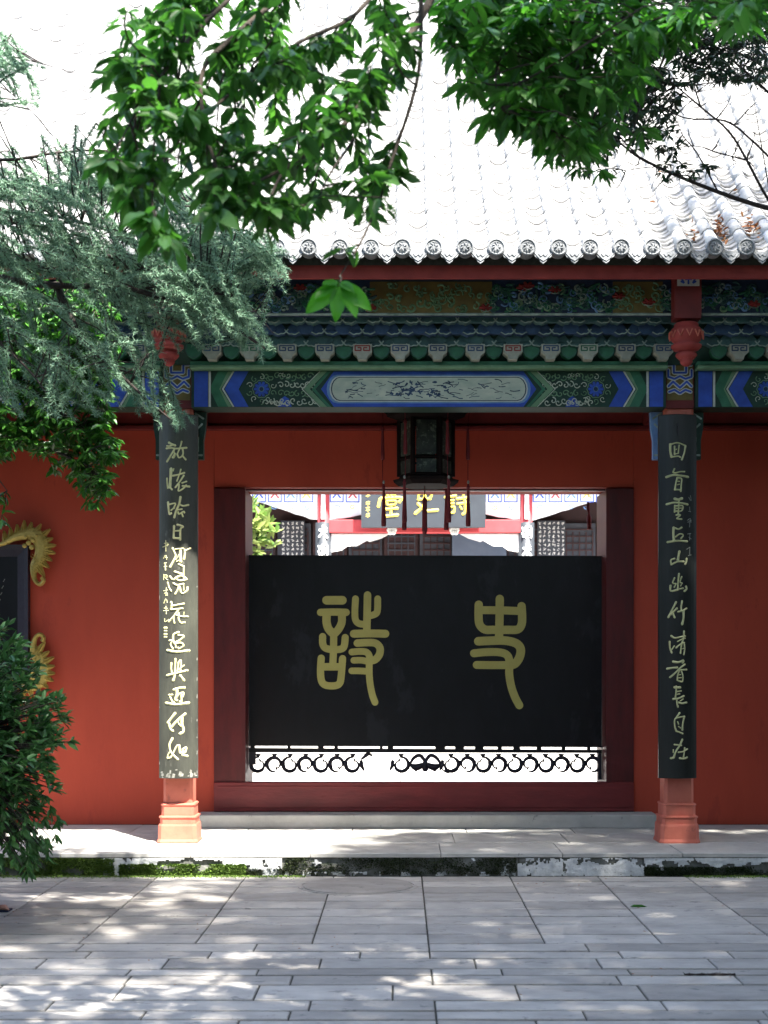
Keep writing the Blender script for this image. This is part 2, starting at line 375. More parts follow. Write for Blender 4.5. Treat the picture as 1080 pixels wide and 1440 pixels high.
tag(leaf_mesh('moss',P,D,L,L*.8,M['moss'],seed=3),'bright green moss on the foot of the platform kerb by the bush','moss',kind='stuff')
P,D,L=moss([(X(400),X(726),.01,.12,1.2),(X(906),X(1200),0,.06,1.6),(X(345),X(400),0,.05,1)],4200,5,.012)
M['moss2']=leafmat('dark_moss',(.012,.02,.008),(.05,.07,.02),.9,.1)
tag(leaf_mesh('dark_moss',P,D,L,L*.8,M['moss2'],seed=4),'dark olive moss on the damp kerb stones right of the middle','moss',kind='stuff')
# algae fringe on the ground along the kerb
r=np.random.default_rng(8); n=9000
P=np.stack([r.uniform(-3.2,3.2,n),9.985-np.abs(r.normal(0,.05,n)),np.full(n,.003)],1)
P=P[(P[:,0]<X(430))|(P[:,0]>X(960))]; n=len(P)
tag(leaf_mesh('moss_fringe',P,np.stack([r.normal(0,1,n),r.normal(-.3,.6,n),r.uniform(.2,1,n)],1),.010,.007,M['moss'],seed=9),'thin line of moss along the joint at the foot of the kerb','moss',kind='stuff')

# ============================================================ gate hall
WY=11.9
gate=empty('gate_hall',(.2,12.2,0),'red walled temple gate hall with grey tiled roof and painted eaves','gate')
w=MB(); w.box(-6.5,-1.533,WY,12.4,PZ,3.95); w.obj('wall',M['wall'],gate)
w=MB(); w.box(1.92,6.5,WY,12.4,PZ,3.95); w.obj('wall',M['wall'],gate)
w=MB(); w.box(-1.531,1.918,WY+.002,12.398,wz(685,WY),3.95); w.obj('lintel_wall',M['wall'],gate)
st=MB(); st.bbox(-1.64,2.07,11.6,WY-.002,PZ+.0,.262,.006); st.obj('stone_step',M['floor'],gate)
st=MB(); st.box(-1.531,1.918,WY+.03,12.398,PZ,.262); st.obj('sill_stone',M['floor'],gate)
TZ=wz(1100,11.86)
jm=MB(); jm.bbox(-1.530,-1.272,WY-.02,12.45,.263,wz(687,WY),.005); jm.obj('door_jamb',M['frame'],gate)
jm=MB(); jm.bbox(1.690,1.915,WY-.02,12.45,.263,wz(687,WY),.005); jm.obj('door_jamb',M['frame'],gate)
th=MB(); th.bbox(-1.528,1.913,WY-.045,WY+.06,.266,TZ,.006); th.bbox(-1.5,1.88,WY-.053,WY-.045,.30,TZ-.03,.003); th.obj('threshold',M['threshold'],gate)
dr=MB(); dr.box(-1.33,1.685,WY+.005,WY+.05,wz(687,WY)-.018,wz(687,WY)); dr.obj('door_head',M['frame'],gate)
# skirting line on wall base
# ---- columns
COLS=[-5.31,-1.633,2.046,5.72]; CY=10.72
def column(x,vis=True):
    c=MB()
    hw=.107
    c.lathe([(.150,PZ+.001),(.150,PZ+.012),(.143,PZ+.03),(.140,PZ+.125),(.136,PZ+.140)],(x,CY,0),sq=True)
    p=c.obj('column_base',M['column'],gate)
    c=MB(); c.lathe([(.130,PZ+.14),(.130,PZ+.18),(.137,PZ+.187),(.135,PZ+.196),(.120,PZ+.20),(.120,.43),(.126,.435),(.123,.445),(hw,.45),(hw,3.34)],(x,CY,0),sq=True)
    c.obj('column',M['column'],gate)
    t=MB(); t.box(x-.104,x+.104,CY-.125,CY+.1,3.341,4.1); t.obj('column_head',M['redwood'],gate)
for x in COLS: column(x)
# painted face on column heads
def flatmap(Y): return lambda u,v,h: (u,Y-h,v)
def colpaint(x):
    b=MB(); y=CY-.128
    b.box(x-.095,x+.095,y,CY-.124,3.40,3.76); o=b.obj('painted_panel',M['ochre'],gate)
    for mm,wd_ ,hh in (('white',.030,.003),('blue',.016,.006)):
        s=MB(); f=flatmap(y)
        L=[[(-.085,3.745),(-.085,3.66),(-.045,3.66),(-.045,3.60),(.045,3.60),(.045,3.66),(.085,3.66),(.085,3.745)],
           [(-.05,3.74),(-.05,3.70),(.05,3.70),(.05,3.74)],
           [(-.085,3.62),(-.085,3.57),(-.04,3.555),(0,3.575),(.04,3.555),(.085,3.57),(.085,3.62)],
           [(-.085,3.50),(-.05,3.535),(0,3.49),(.05,3.535),(.085,3.50)],[(-.08,3.46),(-.04,3.475),(0,3.45),(.04,3.475),(.08,3.46)]]
        for l in L:
            for a,c in zip(l,l[1:]): s.stroke([(x+a[0],a[1]),(x+c[0],c[1])],wd_,f,hh,flat=True,taper=False)
        s.obj('painted_line',M[mm],o)
    d=MB()
    for q in (-.06,.06): d.lathe([(.014,0),(.014,.004)],(0,0,0),10)
for x in COLS: colpaint(x)
# ---- painted beams
BY=10.56; BZ0=wz(572.5,BY); BZ1=wz(522,BY)
def beam(xa,xb):
    b=MB(); b.box(xa,xb,BY,BY+.22,BZ0,BZ1); be=b.obj('painted_beam',M['dgreen'],gate)
    led=MB(); led.bbox(xa,xb,BY-.09,BY+.2,BZ1+.002,wz(513,BY-.09)); led.obj('green_ledge',M['lgreen'],gate)
    led=MB(); led.box(xa,xb,BY-.07,BY+.19,wz(513,BY-.09)+.002,wz(508,BY-.09)+.004); led.obj('green_ledge',M['green'],gate)
    c=(xa+xb)/2; H=(xb-xa)/2; k=.00519; zm=(BZ0+BZ1)/2; zh=(BZ1-BZ0)/2-.002
    # distances from the centre, metres, for a 328 px half beam, scaled to this one
    s_=H/(328*k)
    def X_(p): return p*k*s_
    def chev(name,a,b_,tip,m,y=.004):
        for sg in (-1,1):
            q=MB(); aa=c+sg*X_(a); bb=c+sg*X_(b_); tt=sg*tip*k
            poly=[(aa,BZ1-.002),(bb,BZ1-.002),(bb+tt,zm),(bb,BZ0+.002),(aa,BZ0+.002),(aa+tt,zm)]
            if sg>0: poly=poly[::-1]
            q.plate(poly,BY-y,BY-.0005); q.obj(name,M[m],be)
    # blue field round the cartouche
    q=MB(); X0=X_(131)
    q.plate([(c-X0-18*k,zm),(c-X0,BZ0+.002),(c+X0,BZ0+.002),(c+X0+18*k,zm),(c+X0,BZ1-.002),(c-X0,BZ1-.002)],BY-.003,BY-.0005); q.obj('blue_field',M['blue'],be)
    def loz(hx,hz,m,y,nm):
        pts=[]; r_=hz
        for i in range(9):
            a=math.pi/2-math.pi*i/8; pts.append((c+hx-r_*.75+r_*.75*math.cos(a),zm+hz*math.sin(a)))
        for i in range(9):
            a=-math.pi/2-math.pi*i/8; pts.append((c-hx+r_*.75+r_*.75*math.cos(a),zm+hz*math.sin(a)))
        q=MB(); q.plate(pts,BY-y,BY-.001); return q.obj(nm,M[m],be)
    loz(X_(141),.104,'lblue',.0055,'pale_blue_band'); loz(X_(137),.094,'white',.007,'white_line'); loz(X_(135),.087,'navy',.0085,'dark_line'); loz(X_(133.5),.082,'cream',.010,'cartouche')
    # brushwork in the cartouche
    rr=random.Random(int(xa*100)); f=flatmap(BY-.0102)
    ink=MB(); bl=MB()
    for i in range(95):
        x=c+rr.uniform(-1,1)*X_(118); z=zm+rr.uniform(-.06,.06); a=rr.uniform(-.7,.7)+(math.pi if rr.random()<.5 else 0); l=rr.uniform(.02,.085)
        p=[(x,z)]
        for k2 in range(3):
            a+=rr.uniform(-.6,.6); x+=math.cos(a)*l/3; z+=math.sin(a)*l/3*.6
            z=min(max(z,zm-.07),zm+.07); p.append((x,z))
        (ink if rr.random()<.62 else bl).stroke(p,rr.uniform(.003,.009),f,.0012,sub=2)
    for i in range(22):
        x=c+rr.gauss(0,.35)*X_(110); z=zm+rr.uniform(-.05,.05)
        x=min(max(x,c-X_(115)),c+X_(115))
        for k2 in range(4): bl.stroke([(x,z),(x+rr.uniform(-.02,.02),z+rr.uniform(-.015,.015))],.011,f,.0014)
    tag(ink.obj('ink_strokes',M['navy'],be),kind='stuff'); tag(bl.obj('blue_strokes',M['bblue'],be),kind='stuff')
    # chevrons, centre to ends
    chev('green_chevron',135,140,22,'green',.005); chev('pale_chevron',140.5,149,24,'lgreen',.0065); chev('white_line',149.5,151,25,'cream',.005)
    chev('blue_chevron',249,268,14,'blue',.005); chev('white_line',268.5,271,15,'white',.0065); chev('pale_chevron',271.5,277,16,'lgreen',.005); chev('green_chevron',277.5,291,12,'green',.0065)
    for sg in (-1,1):
        q=MB(); a,b_=sorted((c+sg*X_(301),c+sg*X_(304))); q.plate([(a,BZ0+.002),(b_,BZ0+.002),(b_,BZ1-.002),(a,BZ1-.002)],BY-.007,BY-.0005); q.obj('white_line',M['white'],be)
        q=MB(); a,b_=sorted((c+sg*X_(305),c+sg*X_(324))); q.plate([(a,BZ0+.002),(b_,BZ0+.002),(b_,BZ1-.002),(a,BZ1-.002)],BY-.005,BY-.0005); q.obj('blue_band',M['blue'],be)
        # scroll flower panel
        cx=c+sg*X_(231); f=flatmap(BY-.002)
        rs=MB(); rs2=MB(); fl=MB(); fb=MB()
        dk=MB(); dk.lathe([(.001,0)],(0,0,0)) if False else None
        pts=[(cx+.062*math.cos(t*math.pi/12),zm+.062*math.sin(t*math.pi/12)) for t in range(24)]
        q=MB(); q.plate(pts,BY-.004,BY-.0005); q.obj('rosette_disc',M['navy'],be)
        ff=flatmap(BY-.0042)
        for t in range(10):
            a=t*math.pi/5
            fb.stroke([(cx+.022*math.cos(a),zm+.022*math.sin(a)),(cx+.048*math.cos(a),zm+.048*math.sin(a))],.020,ff,.003,taper=False)
            fl.stroke([(cx+.06*math.cos(a-.3),zm+.06*math.sin(a-.3)),(cx+.066*math.cos(a),zm+.066*math.sin(a)),(cx+.06*math.cos(a+.3),zm+.06*math.sin(a+.3))],.007,ff,.003,sub=2)
        fl.stroke([(cx+.018*math.cos(t),zm+.018*math.sin(t)) for t in [i*math.pi/4 for i in range(9)]],.006,ff,.003,sub=2)
        tag(fb.obj('petals',M['blue'],be),kind='stuff'); tag(fl.obj('petal_lines',M['lgreen'],be),kind='stuff')
        def spiral(bm,x,z,r0,a0,dirn,wd_,turn=1.4):
            p=[]
            for i in range(9):
                t=i/8; rad=r0*(1-t*.78); a=a0+dirn*turn*2*math.pi*t*.62; p.append((x+rad*math.cos(a),min(max(z+rad*math.sin(a),BZ0+.008),BZ1-.008)))
            bm.stroke(p,wd_,f,.003,sub=2)
        for t in range(10):
            a=t*math.pi/5+.3; spiral(rs if t%2 else rs2,cx+.088*math.cos(a),zm+.088*math.sin(a),.024,a,1 if t%2 else -1,.0065)
        for t in range(40):
            xx=c+sg*(X_(160)+(t//4)*.040+.0); zz=zm+(-.098,-.034,.034,.098)[t%4]*(1.0 if (t//4)%2 else .86)
            if abs(xx-cx)<.115 and abs(zz-zm)<.08: continue
            spiral(rs if t%2 else rs2,xx+sg*abs(zz-zm)*-.2,zz,.025,rr.uniform(0,6),1 if t%2 else -1,.0085)
        for zz,dx in ((BZ0+.03,.135),(BZ1-.03,.135),(BZ0+.028,.075)):
            for t in range(3): spiral(rs2,cx-sg*dx+t*.03*-sg,zz,.018,t*2,1,.006)
        tag(rs.obj('scroll_line',M['lgreen'],be),kind='stuff'); tag(rs2.obj('scroll_line',M['cream'],be),kind='stuff')
        q=MB(); xb_=cx-sg*.17
        q.plate([(xb_-.05,BZ0+.003),(xb_+.05,BZ0+.003),(xb_+.03,BZ0+.06),(xb_,BZ0+.08),(xb_-.03,BZ0+.06)],BY-.0015,BY-.0004); q.obj('blue_leaf',M['blue'],be)
for a,b_ in zip(COLS,COLS[1:]): beam(a+.108,b_-.108)
# ---- bracket sets under the eave
bk=MB()
bk.add([(-5.6,10.56,3.655),(5.9,10.56,3.655),(5.9,10.32,4.03),(-5.6,10.32,4.03),(-5.6,10.75,3.655),(5.9,10.75,3.655),(5.9,10.75,4.03),(-5.6,10.75,4.03)],
       [(0,1,2,3),(4,7,6,5),(0,3,7,4),(1,5,6,2),(3,2,6,7),(0,4,5,1)])
bk.obj('bracket_backing',M['dgreen'],gate)
SP=.271; X0B=-.815
# shared meshes
def arm_profile(hw,h):
    pts=[]
    top=[(-hw*.30,h),(hw*.30,h),(hw*.40,h*.70),(hw*.70,h*.62),(hw*.84,h*.36),(hw*1.0,h*.10)]
    bot=[(hw*1.0,h*.16),(hw*.92,h*.02),(hw*.80,-h*.14),(hw*.66,-h*.13),(hw*.52,-h*.20),(hw*.36,-h*.08),(hw*.2,h*.02),(0,-h*.02)]
    poly=top+bot; left=[(-x,z) for x,z in bot[::-1][1:]]+[(-x,z) for x,z in top[::-1][:-2]]
    return poly+left, bot[::-1], bot
def arm_mesh(tag_,hw,h,mm):
    poly,_,bot=arm_profile(hw,h); b=MB(); b.plate(poly,0,.085); b.plate([(-.030,-.012),(.030,-.012),(.058,.02),(.05,h*.62),(.02,h*.9),(-.02,h*.9),(-.05,h*.62),(-.058,.02)],-.016,-.0005); 
    e=MB(); line=[(-x,z) for x,z in bot]+[(x,z) for x,z in bot[::-1][1:]]
    line=[(x,z+.006) for x,z in line]
    e.stroke(line,.010,lambda u,v,k:(u,-.0015-k,v),.003,sub=2)
    bb=MB()
    return b.mesh('bracket_arm',M[mm]), e.mesh('edge_line',M['edge'])
arms=[arm_mesh('a',.150,.105,'teal'),arm_mesh('b',.146,.100,'bblue'),arm_mesh('c',.146,.095,'teal')]
hb=MB(); hb.plate([(-.030,-.058),(.030,-.058),(.038,-.030),(.068,-.004),(.068,.052),(-.068,.052),(-.068,-.004),(-.038,-.030)],0,.12)
headme=hb.mesh('bracket_head',M['head'])
ml=MB(); f=lambda u,v,k:(u,-.001-k,v)
for l in ([(-.052,.040),(.052,.040)],[(-.052,.040),(-.052,.006),(-.010,.006),(-.010,.026),(-.032,.026)],[(.052,.040),(.052,.006),(.010,.006),(.010,.026),(.032,.026)]):
    for a,c in zip(l,l[1:]): ml.stroke([a,c],.009,f,.002,flat=True,taper=False)
meand=[ml.mesh('meander_line',M['bblue']), ml.mesh('meander_line',M['carvered']), ml.mesh('meander_line',M['green'])]
tg=MB(); tg.plate([(-.055,.05),(-.062,.0),(-.045,-.032),(-.015,-.050),(.0,-.056),(.015,-.050),(.045,-.032),(.062,.0),(.055,.05)],0,.09)
tongme=tg.mesh('leaf_tongue',M['green'])
tgl=MB(); tgl.stroke([(-.05,.046),(-.056,.0),(-.04,-.027),(0,-.048),(.04,-.027),(.056,0),(.05,.046)],.006,f,.002,sub=2); tongl=tgl.mesh('edge_line',M['teal'])
blk=MB(); blk.lathe([(.028,-.03),(.036,-.005),(.036,.028)],(0,.03,0),sq=True); blkme=blk.mesh('bearing_block',M['dgreen'])
def place(me,name,x,y,z,par=gate,**kw):
    o=link(name,me,par); o.location=(x,y,z); WL[o.name]=Vector((x,y,z)); return o
def sub(me,name,par):
    o=bpy.data.objects.new(name,me); COL.objects.link(o); o.parent=par; return o
nearcol=lambda x,d: any(abs(x-c)<d for c in COLS)
ki=0
for k in range(-15,19):
    x=X0B+SP*k
    if x<-4.9 or x>5.1: continue
    if not nearcol(x,.13):
        h_=place(headme,'bracket_head',x,10.40,wz(494,10.4)+.0); sub(meand[[0,0,0,1,0,2,0,0,1][ki%9]],'meander_line',h_)
    ki+=1
    if not nearcol(x+SP/2,.13): t_=place(tongme,'leaf_tongue',x+SP/2,10.45,wz(494,10.45)+.002); sub(tongl,'edge_line',t_)
    for r_,(yy,zz,off) in enumerate(((10.43,wz(484,10.43),0),(10.35,wz(467.5,10.35),.5),(10.27,wz(451.5,10.27),0))):
        xx=x+off*SP
        if nearcol(xx,.12): continue
        a_=place(arms[r_][0],'bracket_arm',xx,yy,zz); a_.rotation_euler=(random.uniform(-.02,.02),random.uniform(-.02,.02),0); sub(arms[r_][1],'edge_line',a_)
        if k%1==0: place(blkme,'bearing_block',xx+SP/2,yy+.03,zz+.03)
# ---- carved frieze
fz0=wz(441,10.2); fz1=wz(397,10.2)
fr=MB(); fr.box(-5.6,5.9,10.19,10.31,fz0-.01,fz1+.03); frz=fr.obj('carved_frieze',M['navy'],gate)
for a,b_ in ((520,692),(862,932),(1150,1300),(-160,20)):
    q=MB(); q.box(wx(a,10.18),wx(b_,10.18),10.183,10.1895,fz0,fz1); q.obj('ochre_field',M['ochre'],frz)
rr=random.Random(5)
scr={'lgreen':MB(),'teal':MB(),'edge':MB(),'green':MB(),'lblue':MB()}
f=flatmap(10.183)
x=-4.6
while x<4.8:
    px=x/10.18*FPX+VX; inoch=any(a<px<b_ for a,b_ in ((520,692),(862,932)))
    for q in range(1 if inoch and rr.random()<.6 else 3):
        z=rr.uniform(fz0+.02,fz1-.03); a0=rr.uniform(0,6.3); r0=rr.uniform(.02,.038); dn=rr.choice((-1,1)); p=[]
        for i in range(10):
            t=i/9; rad=r0*(1-.75*t); a=a0+dn*5.6*t; p.append((x+rad*math.cos(a),z+rad*math.sin(a)))
        mm='lgreen' if inoch else rr.choice(('teal','teal','edge','green','lblue','lgreen'))
        scr[mm].stroke(p,rr.uniform(.010,.022),f,.012,sub=2)
        if not inoch:
            scr[rr.choice(('teal','green'))].stroke([(x,z),(x+rr.uniform(-.05,.05),z+rr.uniform(-.03,.03)),(x+rr.uniform(-.07,.07),z+rr.uniform(-.04,.04))],.02,f,.010,sub=2)
    x+=.03
for mm,b in scr.items(): tag(b.obj('cloud_carving',M[mm],frz),kind='stuff')
for px,py in ((422,405),(520,433),(683,433),(735,405),(742,402),(780,408),(870,417),(912,425),(1060,428),(325,410),(455,409)):
    b=MB(); cx=wx(px,10.18); cz=wz(py,10.18); ff=flatmap(10.176)
    for t in range(6):
        a=t*math.pi/3; b.stroke([(cx,cz),(cx+.038*math.cos(a),cz+.022*math.sin(a))],.024,ff,.012,m=0)
    b.stroke([(cx-.03,cz-.02),(cx,cz-.028),(cx+.03,cz-.02)],.006,ff,.018,m=1)
    b.obj('carved_flower',[M['carvered'],M['edge']],frz)
rl=MB(); rl.box(-5.6,5.9,10.14,10.3,fz1+.031,fz1+.075); rl.obj('frieze_rail',M['ochre'],gate)
rl=MB(); rl.tube([(-5.6,10.17,fz0-.012),(5.9,10.17,fz0-.012)],.009,8); rl.obj('gilt_bead',M['edge'],frz)
# ---- hanging lotus posts
def pendant(x):
    y=10.08; b=MB()
    b.box(x-.092,x+.092,y-.07,y+.07,3.86,4.30); o=b.obj('hanging_post',M['redwood'],gate)
    z=wz(515,y)
    prof=[(.018,0),(.034,.012),(.045,.03),(.04,.04),(.062,.055),(.075,.075),(.07,.088),(.05,.094),(.052,.104),(.088,.112),(.105,.13),(.105,.145),(.088,.152),(.08,.158),(.10,.175),(.112,.21),(.112,.24),(.098,.262),(.085,.27),(.085,.29),(.072,.30)]
    b=MB(); b.lathe([(r_,z+h) for r_,h in prof],(x,y,0),24); lb=b.obj('lotus_bud',M['fascia'],gate,smooth=True)
    pt=MB()
    for t in range(12):
        a=t*math.pi/6
        c=Vector((math.cos(a),math.sin(a),0)); s=Vector((-math.sin(a),math.cos(a),0)); o0=Vector((x,y,z))
        pt.tube([o0+c*.114+s*.02+Vector((0,0,.235)),o0+c*.119+Vector((0,0,.19)),o0+c*.114-s*.02+Vector((0,0,.235))],.006,5)
        pt.tube([o0+c*.060+s*.016+Vector((0,0,.085)),o0+c*.05+Vector((0,0,.05)),o0+c*.060-s*.016+Vector((0,0,.085))],.005,5)
    tag(pt.obj('lotus_petals',M['column'],lb),kind='stuff')
    b=MB(); b.box(x-.076,x+.076,y-.078,y-.0705,wz(406,y),wz(389,y)); pn=b.obj('painted_panel',M['white'],gate)
    s=MB(); ff=flatmap(y-.0785)
    for l in ([(-.055,.06),(-.03,.02),(-.05,.03)],[(.055,.06),(.03,.02),(.05,.03)],[(0,.015),(0,.065)],[(-.02,.045),(.02,.045)]): s.stroke([(x+a,wz(406,y)+c) for a,c in l],.014,ff,.002)
    s.obj('painted_line',M['blue'],pn)
for x,px in ((COLS[0],0),(wx(237,10.08),1),(wx(965,10.08),1),(COLS[3],0)): pendant(x)
# small painted corner brackets on the columns, below the beam
for x,sg in ((COLS[1],1),(COLS[2],-1),(COLS[2],1),(COLS[1],-1),(COLS[0],1),(COLS[3],-1)):
    xx=x+sg*.107; y0=10.70
    b=MB(); poly=[(xx,BZ0-.01),(xx+sg*.09,BZ0-.01),(xx+sg*.085,BZ0-.14),(xx+sg*.07,BZ0-.22),(xx+sg*.07,BZ0-.36),(xx,BZ0-.36)]
    if sg>0: poly=poly[::-1]
    b.plate(poly,y0,y0+.06); o=b.obj('corner_bracket',M['lblue'] if (sg<0 and x==COLS[2]) else M['dgreen'],gate)
    s=MB(); ff=flatmap(y0-.001)
    for l in ([(.01,-.02),(.07,-.06)],[(.01,-.15),(.06,-.10)],[(.03,-.2),(.03,-.30)],[(.01,-.33),(.06,-.33)]): s.stroke([(xx+sg*l[0][0],BZ0+l[0][1]),(xx+sg*l[1][0],BZ0+l[1][1])],.016,ff,.002)
    s.obj('painted_line',M['edge'],o)
# ---- porch ceiling, joists
b=MB(); b.box(-6.5,6.5,10.78,11.95,3.80,3.86); b.obj('porch_ceiling',M['redwood'],gate)
b=MB(); b.box(-6.5,6.5,WY-.10,WY-.003,wz(601,WY-.1)-.012,wz(601,WY-.1)+.012); b.obj('wall_rail',M['redwood'],gate)
jme=MB(); jme.bbox(-.04,.04,0,.9,-.11,.0,.006); jme=jme.mesh('ceiling_joist',M['redwood'])
for k in range(-26,27):
    x=.02+.222*k
    if abs(x)>5.7: continue
    o=place(jme,'ceiling_joist',x,WY-.93,3.69+.0)
b=MB(); b.box(-6.5,6.5,WY-.04,WY-.004,wz(600,WY)+.02,3.80); b.obj('joist_board',M['fascia'],gate)
# dark line of beam behind: inner tie beams
for x in COLS:
    b=MB(); b.box(x-.06,x+.06,CY+.11,WY-.01,3.42,3.60); b.obj('tie_beam',M['redwood'],gate)

# ============================================================ roof
RX0,RX1=-5.75,5.95; EY=9.68; RID=13.6
def rz(Y): t=Y-9.7; return 4.215+.68*t+.078*t*t
def slope(Y): return .68+.156*(Y-9.7)
b=MB(); n=16; prof=[(9.80+(RID-9.80)*i/n) for i in range(n+1)]
top=[(y,rz(y)-.02) for y in prof]; low=[(y,rz(y)-.12) for y in prof]
back=[(2*RID-y,z) for y,z in top[::-1] if 2*RID-y<15.7][1:]; backl=[(2*RID-y,z) for y,z in low[::-1] if 2*RID-y<15.7][1:]
outl=top+back; inl=low+backl
rs=[]
for (y,z),(y2,z2) in zip(outl,inl): rs.append([(RX0,y,z),(RX1,y,z),(RX1,y2,z2),(RX0,y2,z2)])
b.rings(rs); roof=b.obj('roof',M['joint'],gate)
b=MB(); b.box(RX0,RX1,RID-.14,RID+.14,rz(RID)-.05,rz(RID)+.45); b.lathe([(.001,0),(.001,.001)],(0,RID,0),4); b.obj('roof_ridge',M['tile'],roof)
# gables
b=MB()
for x in (-5.5,5.6):
    pts=[(y,z-.13) for y,z in outl if 10.9<y<15.65]
    pts=[(pts[0][0],3.9)]+pts+[(pts[-1][0],3.9)]
    b.rings([[(x,y,z) for y,z in pts],[(x+.12,y,z) for y,z in pts]])
b.obj('gable_wall',M['wall'],gate)
b=MB(); b.box(-6.5,6.5,12.41,15.5,3.86,3.92); b.obj('rear_ceiling',M['halldark'],gate)
# back porch columns and eave
for x in (-5.31,-2.35,2.75,5.72):
    b=MB(); b.lathe([(.17,PZ),(.17,.3),(.13,.32),(.12,3.86)],(x,15.2,0),14); b.obj('rear_column',M['column'],gate)
# fascia
b=MB(); b.box(RX0,RX1,9.83,9.86,4.085,4.27); b.obj('eave_fascia',M['fascia'],gate)
b=MB(); b.add([(RX0,9.86,4.12),(RX1,9.86,4.12),(RX1,10.5,4.32),(RX0,10.5,4.32),(RX0,9.86,4.10),(RX1,9.86,4.10),(RX1,10.5,4.30),(RX0,10.5,4.30)],[(0,1,2,3),(7,6,5,4),(0,4,5,1),(3,2,6,7),(0,3,7,4),(1,5,6,2)]); b.obj('eave_soffit',M['redwood'],gate)
# pan tiles: one mesh
TS=.209; XT=.014
ch=[XT+TS/2+TS*k for k in range(-28,29) if RX0+.1<XT+TS/2+TS*k<RX1-.1]
ro=[XT+TS*k for k in range(-28,29) if RX0<XT+TS*k<RX1]
b=MB(); V=b.v; F=b.f
arc=[(-.078,.052),(-.05,.022),(-.018,.003),(.018,.003),(.05,.022),(.078,.052)]
y=EY; rowsY=[]
while y<RID-.1: rowsY.append(y); y+=.072/math.sqrt(1+slope(y)**2)*1.0
for x in ch:
    for y in rowsY:
        s=slope(y); z=rz(y); l=.095; dy=l/math.sqrt(1+s*s); jz=random.uniform(-.002,.003); jy=random.uniform(-.004,.004)
        b0=len(V)
        for (ax,az) in arc: V.append((x+ax,y+jy,z+az+.020+jz-.012))
        for (ax,az) in arc: V.append((x+ax,y+jy,z+az+.020+jz))
        for (ax,az) in arc: V.append((x+ax,y+jy+dy,z+az+s*dy+.002+jz))
        for j in range(5):
            F.append([b0+j,b0+j+1,b0+7+j,b0+6+j]); F.append([b0+6+j,b0+7+j,b0+13+j,b0+12+j])
b.m=[0]*len(F)
tag(b.obj('pan_tiles',M['pan'],roof),kind='stuff')
# cover tiles
tl=.235
def cover(n=9):
    b=MB(); rs=[]
    for (yy,r_) in ((0,.0),(0,.060),(.20,.056),(.235,.056)):
        rs.append([((r_-(.012 if i==0 else 0))*math.cos(math.pi*k/n),yy,(r_ if r_ else .045)*math.sin(math.pi*k/n)*1.0) if r_ else (.046*math.cos(math.pi*k/n),yy,.046*math.sin(math.pi*k/n)) for k in range(n+1)] if True else [])
        i=0
    b.rings(rs,closed=False,cap=False); return b
i=0
cb=cover(); cme=cb.mesh('cover_tile',M['tile'],smooth=False)
for p in cme.polygons: p.use_smooth = abs(p.normal.y)<.5
nparts=0; restv=MB()
rw=[]; y=EY+.05
while y<RID-.12: rw.append(y); y+=.213/math.sqrt(1+slope(y)**2)
inview=[x for x in ro if -2.9<x<3.0]
for ri_,y in enumerate(rw):
    for x in ro:
        s=slope(y); a=math.atan(s)
        if x in inview and ri_<10:
            o=link('cover_tile',cme,roof); o.location=(x+random.uniform(-.003,.003),y,rz(y)+.030); o.rotation_euler=(a,0,random.uniform(-.012,.012)); nparts+=1
        else:
            ca,sa=math.cos(a),math.sin(a)
            restv.add([(x+vx_,y+vy_*ca-vz_*sa,rz(y)+.030+vy_*sa+vz_*ca) for vx_,vy_,vz_ in cb.v],cb.f)
o=restv.obj('cover_tiles',M['tile'],roof,smooth=True); tag(o,kind='stuff')
# eave discs and drip tiles
b=MB(); n=20; b.rings([[(r_*math.cos(2*math.pi*k/n),yy,r_*math.sin(2*math.pi*k/n)) for k in range(n)] for r_,yy in ((.058,.09),(.058,0),(.050,-.004),(.046,.003),(.038,.003),(.034,.0),(.01,-.004))])
rel=b
for t in range(7):
    a=t*math.pi*2/7; rel.tube([(.014*math.cos(a),-.004,.014*math.sin(a)),(.029*math.cos(a+.3),-.006,.029*math.sin(a+.3))],[.005,.004],5)
dme=b.mesh('eave_disc',M['capdisc'])
b=MB(); pts=[(-.088,.058),(-.08,.02),(-.062,-.004),(-.052,-.022),(-.03,-.032),(-.02,-.052),(0,-.068),(.02,-.052),(.03,-.032),(.052,-.022),(.062,-.004),(.08,.02),(.088,.058),(.05,.03),(.018,.014),(-.018,.014),(-.05,.03)]
b.plate(pts,0,.014)
b.stroke([(-.07,.02),(-.045,-.012),(0,-.052),(.045,-.012),(.07,.02)],.007,lambda u,v,k:(u,-.001-k,v),.004,sub=2)
b.stroke([(-.03,.0),(-.015,-.02),(0,-.005),(.015,-.02),(.03,0)],.006,lambda u,v,k:(u,-.001-k,v),.004,sub=2)
drme=b.mesh('drip_tile',M['capdisc'])
for x in ro:
    o=link('eave_disc',dme,roof); o.location=(x,EY-.02,wz(347,9.66)); o.rotation_euler=(R(-3)+random.uniform(-.04,.04),random.uniform(0,6),0)
    q=link('cover_tile_lip',bpy.data.meshes.get('cl') or cme,roof) if False else None
for x in ch:
    o=link('drip_tile',drme,roof); o.location=(x,EY-.012,wz(357,9.67)+.0); o.rotation_euler=(R(-8)+random.uniform(-.05,.05),random.uniform(-.04,.04),0)
# first tile behind each disc
for x in ro:
    o=link('cover_tile',cme,roof); o.location=(x,EY+.0,rz(EY)+.031-.005); o.rotation_euler=(math.atan(.5),0,0); o.scale=(1.0,.45,1.0)
